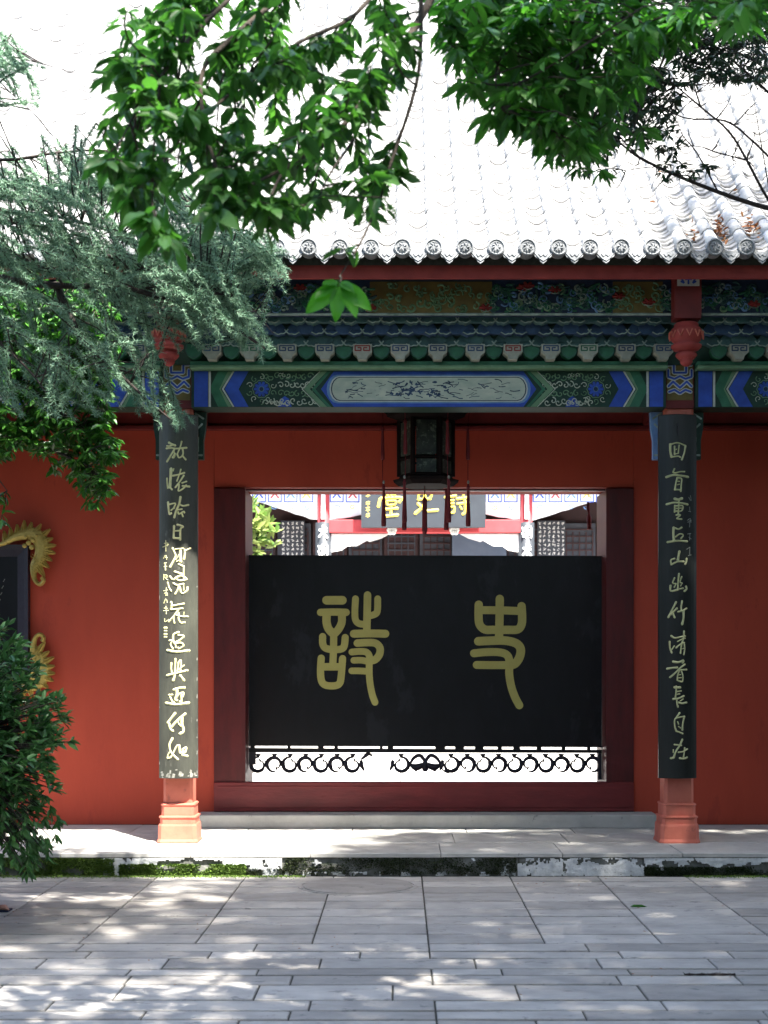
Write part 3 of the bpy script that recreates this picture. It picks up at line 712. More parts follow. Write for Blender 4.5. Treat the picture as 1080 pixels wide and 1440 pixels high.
# dry leaves on the roof
r=np.random.default_rng(12); P=[]
for px,py,k in ((1012,325,70),(1060,318,50),(975,322,12),(920,260,6),(1040,250,10)):
    for _ in range(k):
        # intersect the roof
        u=px+r.normal(0,7); v=py+r.normal(0,9); Y=9.8
        for it in range(40):
            Y=Y+ (wz(v,Y)-rz(Y)-.03)*.6
        P.append((wx(u,Y),Y,rz(Y)+.035))
P=np.array(P); n=len(P)
tag(leaf_mesh('dry_leaf_litter',P,r.normal(0,1,(n,3))*[1,1,.5],.05,.02,M['dryleaf'],seed=2),'brown dry leaves caught between the roof tiles at the right','leaf litter',kind='stuff')
# ============================================================ couplet boards with their writing
LB=[ # crop origin, then characters: list of (width, points)
((220,610),[
 [(34,[(205,145),(255,172),(318,198)]),(24,[(170,200),(215,205),(262,192)]),(28,[(160,240),(250,236),(340,250),(505,232)]),(30,[(312,245),(255,340),(172,465)]),(22,[(290,270),(300,340),(268,402)]),(20,[(268,402),(300,400),(318,330)]),(24,[(425,128),(405,210),(370,300),(345,352)]),(26,[(350,345),(380,402),(430,375),(448,330),(440,250)]),(28,[(435,365),(492,432)])],
 [(24,[(172,745),(175,830),(188,915)]),(46,[(245,590),(235,760),(222,900)]),(28,[(225,900),(262,940)]),(22,[(290,590),(280,625)]),(22,[(412,600),(385,690),(345,800)]),(28,[(275,708),(370,690),(470,655)]),(26,[(460,700),(400,800),(320,905)]),(26,[(380,850),(378,905),(370,965),(440,930),(500,865)]),(22,[(430,830),(505,800)]),(30,[(440,880),(550,885)])],
 [(32,[(190,1150),(200,1260),(215,1350),(248,1340)]),(24,[(215,1190),(320,1175),(285,1262)]),(24,[(245,1290),(300,1250)]),(34,[(405,1065),(385,1180),(330,1310),(300,1412)]),(28,[(390,1190),(450,1215),(535,1195)]),(24,[(345,1285),(430,1270)]),(26,[(365,1320),(380,1355),(455,1310),(470,1330)]),(24,[(430,1350),(445,1395)])]]),
((220,730),[
 [(30,[(350,95),(400,105),(450,128),(405,170),(400,350)]),(34,[(298,115),(292,220),(290,318)]),(26,[(300,200),(390,195)]),(32,[(290,318),(400,325)])],
 [(32,[(270,490),(300,560),(320,640),(225,810)]),(24,[(320,510),(400,500),(455,500)]),(38,[(405,510),(405,620),(410,720)]),(30,[(375,760),(430,790)]),(20,[(310,690),(350,660),(380,600)]),(20,[(340,720),(372,700)]),(28,[(480,520),(475,600),(462,680)]),(26,[(475,540),(565,490)])],
 [(34,[(225,970),(255,1010)]),(34,[(310,890),(400,920),(430,940),(300,1020)]),(22,[(462,790),(455,900),(460,1020)]),(28,[(300,1015),(360,970),(430,960),(510,1015),(400,1040),(345,1020)]),(30,[(285,1085),(350,1115),(455,1095)]),(28,[(380,1120),(355,1200),(315,1265)]),(30,[(390,1140),(415,1240),(460,1250),(515,1200),(520,1150)]),(28,[(185,1070),(205,1150),(245,1215)]),(18,[(455,1100),(458,1200)])]]),
((220,840),[
 [(34,[(245,80),(258,140),(245,208)]),(30,[(250,150),(350,130),(462,110)]),(28,[(245,205),(340,200),(440,190)]),(30,[(375,205),(300,310),(205,412)]),(26,[(290,320),(290,380),(302,435)]),(26,[(340,300),(430,325),(525,325)]),(30,[(375,270),(375,370),(410,432),(475,425)]),(14,[(462,250),(455,320)])],
 [(34,[(375,590),(290,630),(280,720),(300,780)]),(30,[(370,640),(460,655),(400,720),(330,760)]),(28,[(215,730),(262,735),(235,800),(275,870)]),(24,[(320,780),(325,850)]),(28,[(330,780),(420,770),(455,820),(380,868),(365,850)]),(40,[(180,895),(350,922),(545,900)])],
 [(30,[(250,1110),(245,1200),(255,1270)]),(28,[(320,1040),(315,1150),(310,1270)]),(26,[(370,1100),(360,1200),(350,1250)]),(26,[(370,1110),(410,1060),(412,1180),(400,1240)]),(22,[(380,1220),(465,1150)]),(34,[(175,1318),(340,1280),(518,1235)]),(36,[(315,1280),(300,1350),(280,1405)]),(38,[(400,1320),(430,1360),(462,1402)])]]),
((220,960),[
 [(40,[(295,120),(370,95),(470,85)]),(40,[(345,110),(345,200),(320,280),(345,300)]),(28,[(330,260),(390,190),(455,170),(440,240)]),(30,[(420,180),(420,320),(395,320)]),(26,[(205,208),(268,205)]),(32,[(225,240),(260,310),(300,345)]),(40,[(155,345),(340,368),(540,340)])],
 [(38,[(315,515),(250,600),(185,680)]),(40,[(205,690),(230,780),(275,815)]),(34,[(485,525),(370,620),(255,745)]),(24,[(405,580),(365,670),(410,730)]),(38,[(430,590),(430,700),(455,780),(445,835),(395,860)])],
 [(34,[(270,940),(215,1050),(235,1160),(300,1240),(360,1295)]),(28,[(180,1275),(240,1260),(300,1150),(345,1070),(390,1060)]),(24,[(180,1275),(190,1220),(230,1170)]),(32,[(385,1065),(400,1190),(450,1150)]),(30,[(440,1130),(500,1095),(480,1180),(440,1190)]),(38,[(440,1220),(515,1240)])]]),
]
SB=[((220,730),[(14,[(150,355),(152,540)]),(16,[(95,465),(195,430)]),(14,[(120,405),(188,400),(180,450)]),(14,[(110,660),(140,610)]),(14,[(140,640),(180,650)]),(13,[(160,610),(165,680)]),(16,[(120,740),(165,735)]),(26,[(140,750),(145,860)]),(14,[(115,800),(170,795)]),(16,[(115,930),(110,1020)]),(18,[(130,940),(180,950),(150,1000),(185,1025)]),(16,[(120,980),(175,980)]),(16,[(160,1160),(150,1290)]),(16,[(110,1210),(185,1195)]),(18,[(125,1250),(175,1245),(175,1290)]),(16,[(150,1345),(115,1420)]),(14,[(165,1360),(180,1410)])]),
 ((220,840),[(14,[(140,35),(112,95)]),(16,[(165,40),(175,90)]),(16,[(150,150),(160,280)]),(16,[(110,225),(195,220)]),(14,[(120,180),(180,185)]),(16,[(130,360),(135,415),(205,375)]),(44,[(125,515),(165,515)]),(30,[(125,565),(165,565)]),(40,[(125,620),(165,620)]),(34,[(125,668),(165,668)])])]
RB=[
((925,615),[
 [(34,[(215,110),(215,230),(235,330)]),(22,[(235,110),(340,92),(470,140)]),(30,[(470,140),(450,260),(405,375)]),(24,[(240,328),(340,318),(380,335)]),(24,[(285,150),(285,290)]),(20,[(360,130),(345,270)]),(16,[(290,210),(320,200)]),(16,[(300,280),(345,270)])],
 [(24,[(285,530),(260,590),(300,600)]),(22,[(300,600),(380,580),(455,578)]),(32,[(150,665),(260,635),(380,645),(520,665)]),(26,[(330,680),(305,780),(290,885)]),(26,[(330,680),(400,700),(395,800),(388,910)]),(18,[(330,740),(365,745)]),(18,[(330,800),(365,790)]),(24,[(300,880),(380,885)])],
 [(40,[(285,1035),(345,1050),(410,1030)]),(30,[(155,1125),(270,1100),(400,1110),(510,1130)]),(26,[(290,1150),(285,1260)]),(24,[(290,1160),(420,1155),(400,1240),(300,1245)]),(20,[(310,1200),(400,1195)]),(24,[(355,1060),(350,1200),(345,1300)]),(24,[(310,1310),(385,1310),(320,1370),(405,1380)])]]),
((925,730),[
 [(36,[(270,140),(265,250),(275,360)]),(26,[(290,150),(350,170),(405,140)]),(24,[(300,300),(370,250),(430,270),(390,330)]),(30,[(170,385),(340,365),(500,375)])],
 [(36,[(365,545),(350,620),(340,700)]),(24,[(285,665),(225,690),(230,765)]),(28,[(230,765),(330,720),(440,715)]),(32,[(490,665),(485,715),(465,760)])],
 [(28,[(360,920),(345,1050),(340,1190)]),(22,[(285,990),(255,1075),(310,1090)]),(20,[(310,1090),(280,1150)]),(22,[(405,970),(375,1060),(410,1080)]),(18,[(410,1080),(385,1130)]),(30,[(220,1120),(225,1210),(340,1190)]),(24,[(340,1185),(430,1165)]),(32,[(480,1135),(490,1180),(450,1215)])]]),
((925,840),[
 [(30,[(310,80),(260,180),(185,335)]),(30,[(325,185),(270,240),(220,290)]),(30,[(255,260),(285,340)]),(28,[(410,65),(395,160),(400,235)]),(28,[(340,245),(420,225),(490,185)]),(36,[(435,230),(435,350),(412,455)])],
 [(28,[(230,650),(290,685),(400,665),(465,655)]),(26,[(205,745),(210,850),(240,935)]),(20,[(240,880),(280,820)]),(28,[(445,570),(435,680),(400,800)]),(20,[(335,745),(400,710),(465,690)]),(26,[(310,850),(370,800),(450,765)]),(26,[(400,800),(390,880),(385,945)]),(24,[(450,790),(455,880),(440,965)]),(16,[(405,870),(440,860)])],
 [(34,[(260,1085),(350,1095),(430,1065),(420,1105)]),(32,[(165,1205),(260,1190),(330,1185)]),(28,[(460,1130),(370,1200),(280,1290),(210,1350)]),(26,[(370,1225),(490,1220)]),(24,[(360,1240),(335,1320),(330,1400)]),(24,[(400,1250),(425,1330),(415,1420),(350,1410)]),(18,[(350,1360),(395,1355)]),(16,[(350,1310),(385,1305)])]]),
((925,960),[
 [(38,[(285,80),(375,80)]),(26,[(310,60),(310,150),(300,250)]),(22,[(320,150),(395,140)]),(22,[(310,200),(370,190)]),(30,[(260,275),(350,265),(440,225)]),(26,[(320,270),(325,350),(340,410)]),(20,[(430,275),(380,310)]),(30,[(350,335),(410,350),(490,335)])],
 [(26,[(370,510),(320,580),(285,640),(290,740),(310,810)]),(24,[(310,600),(380,580),(455,570)]),(28,[(450,570),(425,680),(415,800)]),(26,[(310,815),(360,835),(420,860)]),(20,[(335,660),(350,700)]),(20,[(350,740),(385,765)])],
 [(30,[(415,960),(370,1060),(300,1170),(270,1270)]),(24,[(280,1045),(400,1060)]),(34,[(225,1275),(260,1270)]),(18,[(265,1130),(262,1180)]),(24,[(345,1175),(420,1165),(505,1120)]),(26,[(455,1100),(445,1190),(435,1260)]),(30,[(370,1275),(440,1285),(500,1260)])]]),
]
SRB=[((925,615),[(12,[(530,1010),(560,1060)]),(12,[(560,980),(575,1060)]),(12,[(545,1170),(550,1250)]),(11,[(525,1245),(565,1250)]),(12,[(505,1400),(560,1360),(570,1430)])]),
 ((925,730),[(12,[(510,50),(575,20)]),(14,[(550,10),(545,130)]),(12,[(510,250),(570,235)]),(14,[(550,250),(545,350)]),(12,[(490,510),(550,470)]),(14,[(550,470),(545,610)]),(12,[(520,615),(575,600)]),(11,[(530,300),(575,330)])])]
YB=10.50
def bulge(x,xc): return YB+.055*((x-xc)/.142)**2
def couplet(name,pxc,px0,px1,z0p,z1p,chars,small,mt,gt,lab):
    xc=wx(pxc,YB); x0=wx(px0,YB); x1=wx(px1,YB); z0=wz(z1p,YB); z1=wz(z0p,YB)
    o=empty(name,(xc,YB+.06,z0),lab,'couplet board','calligraphy boards on the columns')
    b=MB(); n=12; rs=[]
    for z,e in ((z0,.004),(z0+.006,0),(z1-.006,0),(z1,.004)):
        fr=[(x0+(x1-x0)*i/n, bulge(x0+(x1-x0)*i/n,xc)+e) for i in range(n+1)]
        bk=[(x,y+.028-2*e) for x,y in fr[::-1]]
        rs.append([(x,y,z) for x,y in fr+bk])
    b.rings(rs); pb=b.obj('board',mt,o,smooth=False)
    if mt is M['board']:
        c=MB(); rr=random.Random(3)
        for i in range(40):
            x=rr.uniform(x0+.01,x1-.01) if i<26 else rr.choice((x0+.004,x1-.004)); z=z0+abs(rr.gauss(0,.018)) if i<26 else rr.uniform(z0,z1-1)
            w_=rr.uniform(.003,.014) if i<26 else .003; h_=rr.uniform(.004,.03)
            xx=[x-w_,x+w_*.6,x+w_,x-w_*.4]; zz=[z+.001,z+.001,z+h_,z+h_*1.2]
            xx=[min(max(q,x0+.001),x1-.001) for q in xx]
            c.add([(q,bulge(q,xc)-.0012,min(zq,z1)) for q,zq in zip(xx,zz)],[(0,1,2,3)])
        tag(c.obj('chipped_paint',M['chipped'],o),kind='stuff')
    def fm_(org):
        def f(u,v,h):
            px=org[0]+u/12; py=org[1]+v/12; x=wx(px,YB); return (x,bulge(x,xc)-.0008-h,wz(py,YB))
        return f
    for org,cs in chars:
        for ch_ in cs:
            b=MB(); f=fm_(org)
            for w_,p in ch_: b.stroke([(q[0],q[1]) for q in p],w_*1.25,f,.005)
            b.obj('character',M[gt],o)
    for org,ss in small:
        b=MB(); f=fm_(org)
        for w_,p in ss: b.stroke(p,w_,f,.002,sub=2)
        tag(b.obj('inscription',M['gilt' if gt=='gilt' else 'chipped'],o),kind='stuff')
    # nail
    b=MB(); b.tube([(xc-.01,YB-.012,z1-.08),(xc-.01,YB+.01,z1-.08)],.006,8); b.tube([(xc-.01,YB-.012,z1-.08),(xc-.01,YB-.013,z1-.15)],.003,6); b.obj('hook',M['iron'],o)
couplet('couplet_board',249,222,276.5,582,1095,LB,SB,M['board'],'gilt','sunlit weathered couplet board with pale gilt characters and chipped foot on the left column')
couplet('couplet_board',955,928,981.5,582,1095,RB,SRB,M['board2'],'gilt2','black couplet board, lacquer and gilt coloured darker for shade, on the right column')
# ============================================================ sign across the door opening
SY=12.12
sg=empty('door_sign',(.2,SY+.03,.505),'wide black lacquered panel with two large olive gold seal script characters filling the doorway','sign')
x0,x1=-1.268,1.686
b=MB(); z1=wz(780.5,SY); z0=wz(1049,SY)
b.add([(x0,SY,z0),(x1,SY,z0-.012),(x1,SY,z1-.008),(x0,SY,z1),(x0,SY+.05,z0),(x1,SY+.05,z0-.012),(x1,SY+.05,z1-.008),(x0,SY+.05,z1)],[(0,1,2,3),(5,4,7,6),(0,4,5,1),(3,2,6,7),(0,3,7,4),(1,5,6,2)])
b.obj('panel',M['black'],sg)
b=MB(); za=wz(1052,SY); zb=wz(1058,SY)
b.add([(x0,SY-.006,zb),(x1,SY-.006,zb-.006),(x1,SY-.006,za-.016),(x0,SY-.006,za),(x0,SY+.05,zb),(x1,SY+.05,zb-.006),(x1,SY+.05,za-.016),(x0,SY+.05,za)],[(0,1,2,3),(5,4,7,6),(0,4,5,1),(3,2,6,7),(0,3,7,4),(1,5,6,2)])
b.obj('lower_rail',M['black'],sg)
rr=random.Random(4)
for a in (352,404,447,470,534,545,612,640,668,700,722,755,790,826,846):
    b=MB(); x=wx(a,SY); w_=rr.uniform(.02,.09); w_=min(w_,x1-x-.002) if x+w_>x1 else w_
    b.box(max(x,x0),x+max(w_,.01),SY+.01,SY+.04,za-.016,z0+.001); b.obj('spacer',M['black'],sg)
# characters, traced as round ended bands
def signchar(org,S):
    f=lambda u,v,h:(wx(org[0]+u/7.579,SY),SY-.0006-h,wz(org[1]+v/7.579,SY))
    b=MB(); i=0
    for w_,p in S:
        i+=1
        P=catmull(p,4) if len(p)>2 else [Vector(p[0]),Vector(p[1])]
        # band with round ends, each at its own height
        h=.0030+.00035*i; r_=w_/2
        L=[];Rr=[]
        for k,q in enumerate(P):
            t=(P[min(k+1,len(P)-1)]-P[max(k-1,0)]).normalized(); nn=Vector((-t.y,t.x)); L.append(q+nn*r_); Rr.append(q-nn*r_)
        t0=(P[1]-P[0]).normalized(); t1=(P[-1]-P[-2]).normalized()
        bb=len(b.v)
        for l,q in zip(L,Rr): b.v.append(f(l.x,l.y,h)); b.v.append(f(q.x,q.y,h)); b.v.append(f(l.x,l.y,0)); b.v.append(f(q.x,q.y,0))
        for k in range(len(P)-1):
            o=bb+4*k
            for fc in ([o,o+1,o+5,o+4],[o,o+4,o+6,o+2],[o+1,o+3,o+7,o+5]): b.f.append(fc); b.m.append(0)
        for c,t,sgn in ((P[0],-t0,1),(P[-1],t1,1)):
            a0=math.atan2(t.y,t.x); arc=[(c.x+r_*math.cos(a0+q),c.y+r_*math.sin(a0+q)) for q in [(-.5+k/8)*math.pi for k in range(9)]]
            bb=len(b.v); b.v+= [f(x,y,h) for x,y in arc]+[f(x,y,0) for x,y in arc]
            b.f.append([bb+k for k in range(9)]); b.m.append(0)
            for k in range(8): b.f.append([bb+k,bb+k+1,bb+10+k,bb+9+k]); b.m.append(0)
    b.obj('character',M['olivegold'],sg)
signchar((430,820),[
 (92,[(222,183),(390,183)]),(78,[(158,312),(300,308),(430,312)]),(88,[(222,340),(222,420),(245,490),(298,545)]),(84,[(385,340),(383,420),(350,490),(300,545)]),(50,[(250,515),(350,515)]),
 (76,[(298,520),(296,700),(288,880)]),(76,[(180,570),(182,650),(215,695),(298,712)]),(76,[(420,580),(412,660),(385,700),(298,712)]),
 (76,[(165,800),(158,900),(160,1000),(180,1065),(230,1092),(320,1092),(365,1060),(378,980),(385,900),(392,805)]),(80,[(200,892),(340,892)]),
 (80,[(658,128),(655,300),(650,530)]),(72,[(530,168),(524,300),(530,390),(570,432),(650,440)]),(72,[(767,168),(764,290),(740,330),(670,352)]),
 (84,[(512,540),(680,536),(848,540)]),
 (80,[(550,640),(640,634),(740,640),(790,690),(785,760),(740,815),(680,830)]),(72,[(492,735),(580,728),(650,738),(680,790),(676,880),(678,1000),(690,1100),(712,1200),(738,1270)]),
 (70,[(512,823),(590,822),(660,835)]),(70,[(490,935),(560,935),(650,940)])])
signchar((650,820),[
 (88,[(400,168),(398,350),(392,600)]),(88,[(176,230),(174,350),(185,440),(240,494),(330,498),(480,498),(590,494),(632,440),(638,350),(632,246)]),(84,[(190,288),(400,290),(620,298)]),
 (92,[(172,620),(300,614),(450,612),(570,640),(622,700),(610,790),(560,860),(500,872)]),(84,[(125,748),(250,736),(400,738),(480,770),(505,850),(500,960),(520,1090),(560,1210),(608,1302)]),
 (84,[(155,872),(300,874),(470,874)])])
# iron scrollwork under the panel
def iscroll(pc,flip,first=False,vf=1):
    b=MB(); r=10.5; cz=1075
    pts=[]
    for i in range(13):
        t=i/12; a=-.55*math.pi+t*1.75*math.pi*1.12; rad=r*(1-.30*t**2) if t<.7 else r*(1-.30*t**2-.5*(t-.7))
        pts.append((pc+flip*(-rad*math.cos(a)),cz+ vf*(rad*math.sin(a))*1.0))
    P=[]; 
    for (u,v) in catmull([(p[0],p[1]) for p in pts],2): P.append((wx(u,SY+.02),SY+.02,wz(v,SY+.02)))
    n=len(P); b.tube(P,[.007+.010*math.sin(math.pi*min(1,i/n*1.2)) for i in range(n)],6)
    b.tube([P[-1],(P[-1][0]+.012*flip,SY+.02,P[-1][2]+.004)],[.019,.013],6)
    # joining stem and thorns
    u0=pc+flip*11; b.tube([(wx(u0,SY+.02),SY+.02,wz(cz-6,SY+.02)),(wx(u0+flip*1,SY+.02),SY+.02,wz(cz+1,SY+.02)),(wx(u0+flip*5,SY+.02),SY+.02,wz(cz+9,SY+.02))],[.010,.020,.006],6)
    b.tube([(wx(u0+flip*1,SY+.02),SY+.02,wz(cz-9,SY+.02)),(wx(u0+flip*3,SY+.02),SY+.02,wz(cz-1,SY+.02))],[.003,.010],5)
    b.tube([(wx(pc,SY+.02),SY+.02,wz(cz-15,SY+.02)),(wx(pc,SY+.02),SY+.02,wz(cz-10,SY+.02))],[.030,.010],6)
    b.obj('iron_scroll',M['iron'],sg,smooth=True)
for i_,pc in enumerate((363,386,408,430,452,474,496)): iscroll(pc,1,vf=(1,-1)[i_%2])
for pc in (564,): iscroll(pc,-1)
for i_,pc in enumerate((634,657,679,701,723,745,767,789,811,833)): iscroll(pc,-1,vf=(1,-1)[i_%2])
b=MB(); Yb=SY+.02
def lp(l,r_,n=6):
    P=[(wx(u,Yb),Yb,wz(v,Yb)) for u,v in catmull(l,3)]; k=len(P); b.tube(P,[r_*(.5+.9*math.sin(math.pi*(i+.5)/k)) for i in range(k)],n)
lp([(574,1082),(580,1068),(590,1062),(597,1070),(598,1080)],.012); lp([(622,1082),(616,1068),(606,1062),(599,1070),(598,1080)],.012)
lp([(578,1076),(586,1079),(598,1074)],.022); lp([(618,1076),(610,1079),(598,1074)],.022); lp([(598,1068),(598,1080),(598,1085)],.022); lp([(584,1077),(585,1085)],.012); lp([(612,1077),(611,1085)],.012)
lp([(622,1082),(630,1086),(640,1080)],.008)
b.obj('bat_ornament',M['iron'],sg,smooth=True)
b=MB(); lp([(512,1062),(518,1060),(524,1063)],.010); lp([(508,1068),(514,1063),(520,1060)],.010); b.obj('iron_spur',M['iron'],sg,smooth=True)
b=MB(); b.box(x0,x0+.055,SY-.0,SY+.045,wz(1075,SY),zb-.001); b.obj('side_stile',M['iron'],sg); b=MB(); b.box(x1-.03,x1,SY,SY+.045,TZ+.002,zb-.008); b.obj('side_stile',M['iron'],sg)

# ============================================================ wall plaque with gilt dragon corners
PY=WY-.004
pq=empty('wall_plaque',(-3.9,WY-.03,1.3),'black framed wall tablet with gilded flame corners on the red wall above the bush','plaque')
X1=wx(40,WY-.06); X0=X1-1.75; Z1=wz(766,WY-.06); Z0=wz(948,WY-.06)
b=MB(); b.box(X0+.09,X1-.09,WY-.035,WY-.002,Z0+.09,Z1-.09); b.obj('panel',M['black'],pq)
def frm(a,b_,y0,y1,c0):
    q=MB(); 
    o=[(X0+a,Z0+a),(X1-a,Z0+a),(X1-a,Z1-a),(X0+a,Z1-a)]; i=[(X0+b_,Z0+b_),(X1-b_,Z0+b_),(X1-b_,Z1-b_),(X0+b_,Z1-b_)]
    v=[(x,y0,z) for x,z in o]+[(x,y1,z) for x,z in i]+[(x,WY-.002,z) for x,z in o]+[(x,WY-.034,z) for x,z in i]
    fs=[]
    for k in range(4):
        l=(k+1)%4; fs+=[(k,l,4+l,4+k),(8+k,8+l,l,k),(4+k,4+l,12+l,12+k)]
    q.add(v,fs); q.obj('frame',M['iron'],pq)
frm(0,.035,WY-.075,WY-.060,0); frm(.0351,.095,WY-.058,WY-.040,0)
rr=random.Random(9); b=MB()
for i in range(7): 
    z=Z1-.28-i*.055; x=X1-.20-.012*i; b.stroke([(x,z),(x-.012,z-.02)],.006,flatmap(WY-.0355),.001)
b.obj('reflection_streaks',M['chipped'],pq)  # pale streaks painting a faint reflection on the tablet
def corner(sx,sz,cx,cz):
    b=MB(); y=WY-.078; k=.0058
    def mp(u,v,h): return (cx+sx*(u)*k,y-h,cz-sz*(v)*k)
    # body: from the left along the top, round the corner, down to a hook (pixel units from the corner of the frame)
    body=[(-44,1),(-34,-2),(-22,-9),(-8,-14),(6,-15),(16,-8),(20,4),(17,18),(10,30),(8,42),(11,52),(17,56),(22,51),(20,46)]
    wid=[5,7,10,15,19,22,22,18,15,8,6,6,6,7]
    P=catmull(body,3); n=len(P); Q=[]
    for i in range(n):
        t=i/(n-1)*(len(wid)-1); a=int(min(t,len(wid)-2)); w_=wid[a]+(wid[a+1]-wid[a])*(t-a)
        d=(P[min(i+1,n-1)]-P[max(i-1,0)]).normalized(); nn=Vector((-d.y,d.x)); Q.append((P[i],nn,w_))
    rs=[]
    for p,nn,w_ in Q:
        rs.append([mp(*(p+nn*w_*o),h) for o,h in ((-.5,-.01),(-.42,.012),(-.15,.024),(.15,.026),(.42,.012),(.5,-.01))])
    b.rings(rs)
    # flames outside
    outer=[(-32,-9,-100),(-24,-14,-95),(-15,-19,-92),(-6,-22,-85),(3,-23,-75),(13,-20,-58),(22,-14,-40),(27,-6,-20),(29,2,-5),(28,10,12),(26,19,25),(22,27,35),(17,36,55)]
    for u,v,a in outer:
        a=math.radians(a); L=rr.uniform(9,13); dx,dy=math.cos(a),math.sin(a)
        for o in (-2.2,1.6):
            bx=u-dx*9-dy*o; by=v-dy*9+dx*o
            rs=[]
            for t,w_ in ((0,3.2),(.45,3.4),(.8,1.8),(1,.2)):
                q=Vector((bx+dx*(L+9)*t-dy*o*(-.6*t),by+dy*(L+9)*t+dx*o*(-.6*t)+ (1-t)*0)); nn=Vector((-dy,dx))
                rs.append([mp(*(q+nn*w_),-.008),mp(*q,.014+.012*(1-t)),mp(*(q-nn*w_),-.008)])
            b.rings(rs)
    # face lumps
    for u,v,r_,h in ((8,-6,4,.03),(2,-2,4,.03),(-4,2,3.5,.028),(13,-12,3,.032),(6,4,4,.028),(-2,-10,3,.03)):
        c=Vector(mp(u,v,h*.6)); rs=[]
        for z_,rr_ in ((0,1),(.5,.85),(.85,.5),(1,.1)):
            rs.append([(c.x+r_*k*rr_*math.cos(q*math.pi/4),c.y-z_*.018,c.z+r_*k*rr_*math.sin(q*math.pi/4)) for q in range(8)])
        b.rings(rs)
    # scales
    for i in range(10):
        u=11-rr.uniform(-3,5); v=14+i*2.6; b.stroke([(u-3,v),(u,v+2),(u+3,v)],1.2,lambda a_,b_,h:mp(a_,b_,.024+h),.006,sub=2)
    b.obj('gilt_corner',M['gold'],pq,smooth=False)
corner(1,1,X1,Z1); corner(1,-1,X1,Z0); corner(-1,1,X0,Z1); corner(-1,-1,X0,Z0)

# ============================================================ lantern in the porch
LY=11.25; LX=wx(599,LY)
lt=empty('palace_lantern',(LX,LY,wz(686,LY)),'dark hexagonal palace lantern with red tassels hanging in the porch above the doorway','lantern')
zB=wz(684,LY); zT=wz(574,LY)
b=MB(); b.tube([(LX,LY,zT+.08),(LX,LY,3.80)],.012,8); b.obj('hanging_rod',M['iron'],lt)
def hexr(r_,z,a0=0):
    r_=r_*1.25 if r_<.25 else r_
    return [(LX+r_*math.cos(a0+k*math.pi/3),LY+r_*math.sin(a0+k*math.pi/3),z) for k in range(6)]
b=MB(); b.rings([hexr(.17,zB),hexr(.20,zB+.03),hexr(.205,zB+.05),hexr(.17,zB+.06),hexr(.16,zB+.075)]); b.obj('base',M['lantern'],lt)
b=MB(); b.rings([hexr(.17,zT-.10),hexr(.30,zT-.07),hexr(.31,zT-.045),hexr(.2,zT-.01),hexr(.08,zT+.08)]); b.obj('canopy',M['lantern'],lt)
z0=zB+.075; z1=zT-.10
for k in range(6):
    p=hexr(.165,0)[k]; q=hexr(.165,0)[(k+1)%6]
    b=MB(); b.tube([(p[0],p[1],z0),(p[0],p[1],z1)],.022,6); b.obj('post',M['lantern'],lt)
    b=MB()
    def ln(a,t): return Vector((p[0]+(q[0]-p[0])*t,p[1]+(q[1]-p[1])*t,a))
    for za_,zb_ in ((z0+.015,z0+.115),(z0+.15,z1-.02)):
        n=Vector((p[0]+q[0]-2*LX,p[1]+q[1]-2*LY,0)).normalized()*.004
        vs=[ln(za_,.13),ln(za_,.87),ln(zb_,.87),ln(zb_,.13)]; b.add([v-n for v in vs]+[v+n for v in vs],[(0,1,2,3),(7,6,5,4),(0,4,5,1),(1,5,6,2),(2,6,7,3),(3,7,4,0)])
    b.obj('pane',M['lpane'],lt)
    b=MB(); 
    for za_ in (z0+.132,z1-.0,z0+.003): b=MB(); b.tube([ln(za_,.08),ln(za_,.92)],.011,6); b.obj('crossbar',M['lantern'],lt)
    # dragon head arm with tassel
    c=Vector((math.cos(k*math.pi/3),math.sin(k*math.pi/3),0)); o=Vector((LX,LY,0))
    b=MB(); b.tube([o+c*.18+Vector((0,0,zT-.06)),o+c*.27+Vector((0,0,zT-.05)),o+c*.33+Vector((0,0,zT-.015)),o+c*.345+Vector((0,0,zT-.035))],[.016,.02,.017,.006],6); b.obj('arm',M['lantern'],lt)
    b=MB(); e=o+c*.335; s=random.uniform(-.01,.01)
    b.tube([e+Vector((0,0,zT-.04)),e+Vector((s,0,zT-.13))],.003,5)
    b.tube([e+Vector((s,0,zT-.13)),e+Vector((s,0,zT-.16)),e+Vector((s,0,zT-.17)),e+Vector((s,0,zT-.36)),e+Vector((s,0,zT-.40))],[.006,.016,.010,.017,.014],8)
    b.tube([e+Vector((s,0,zT-.40)),e+Vector((s,0,zB-.02))],.003,5)
    b.obj('tassel',M['tassel'],lt,smooth=True)
    e=o+c*.335*(1 if k%3 else .98)
    b=MB(); zz=zB+.02
    b.tube([e+Vector((0,0,zz)),e+Vector((0,0,zz-.03)),e+Vector((0,0,zz-.04)),e+Vector((0,0,zz-.30)),e+Vector((0,0,zz-.33))],[.006,.015,.010,.021,.019],8); b.obj('lower_tassel',M['tassel'],lt,smooth=True)
    b=MB(); b.tube([e+Vector((0,0,zz+.028)),e+Vector((0,0,zz+.012)),e+Vector((0,0,zz))],[.004,.011,.005],8); b.obj('bead',M['chipped'],lt,smooth=True)
b=MB(); e=Vector((LX-.01,LY,0)); zz=zB-.0
b.tube([e+Vector((0,0,zz)),e+Vector((0,0,zz-.08)),e+Vector((0,0,zz-.10)),e+Vector((0,0,zz-.34)),e+Vector((0,0,zz-.37))],[.004,.004,.020,.022,.016],8); b.obj('lower_tassel',M['tassel'],lt,smooth=True)

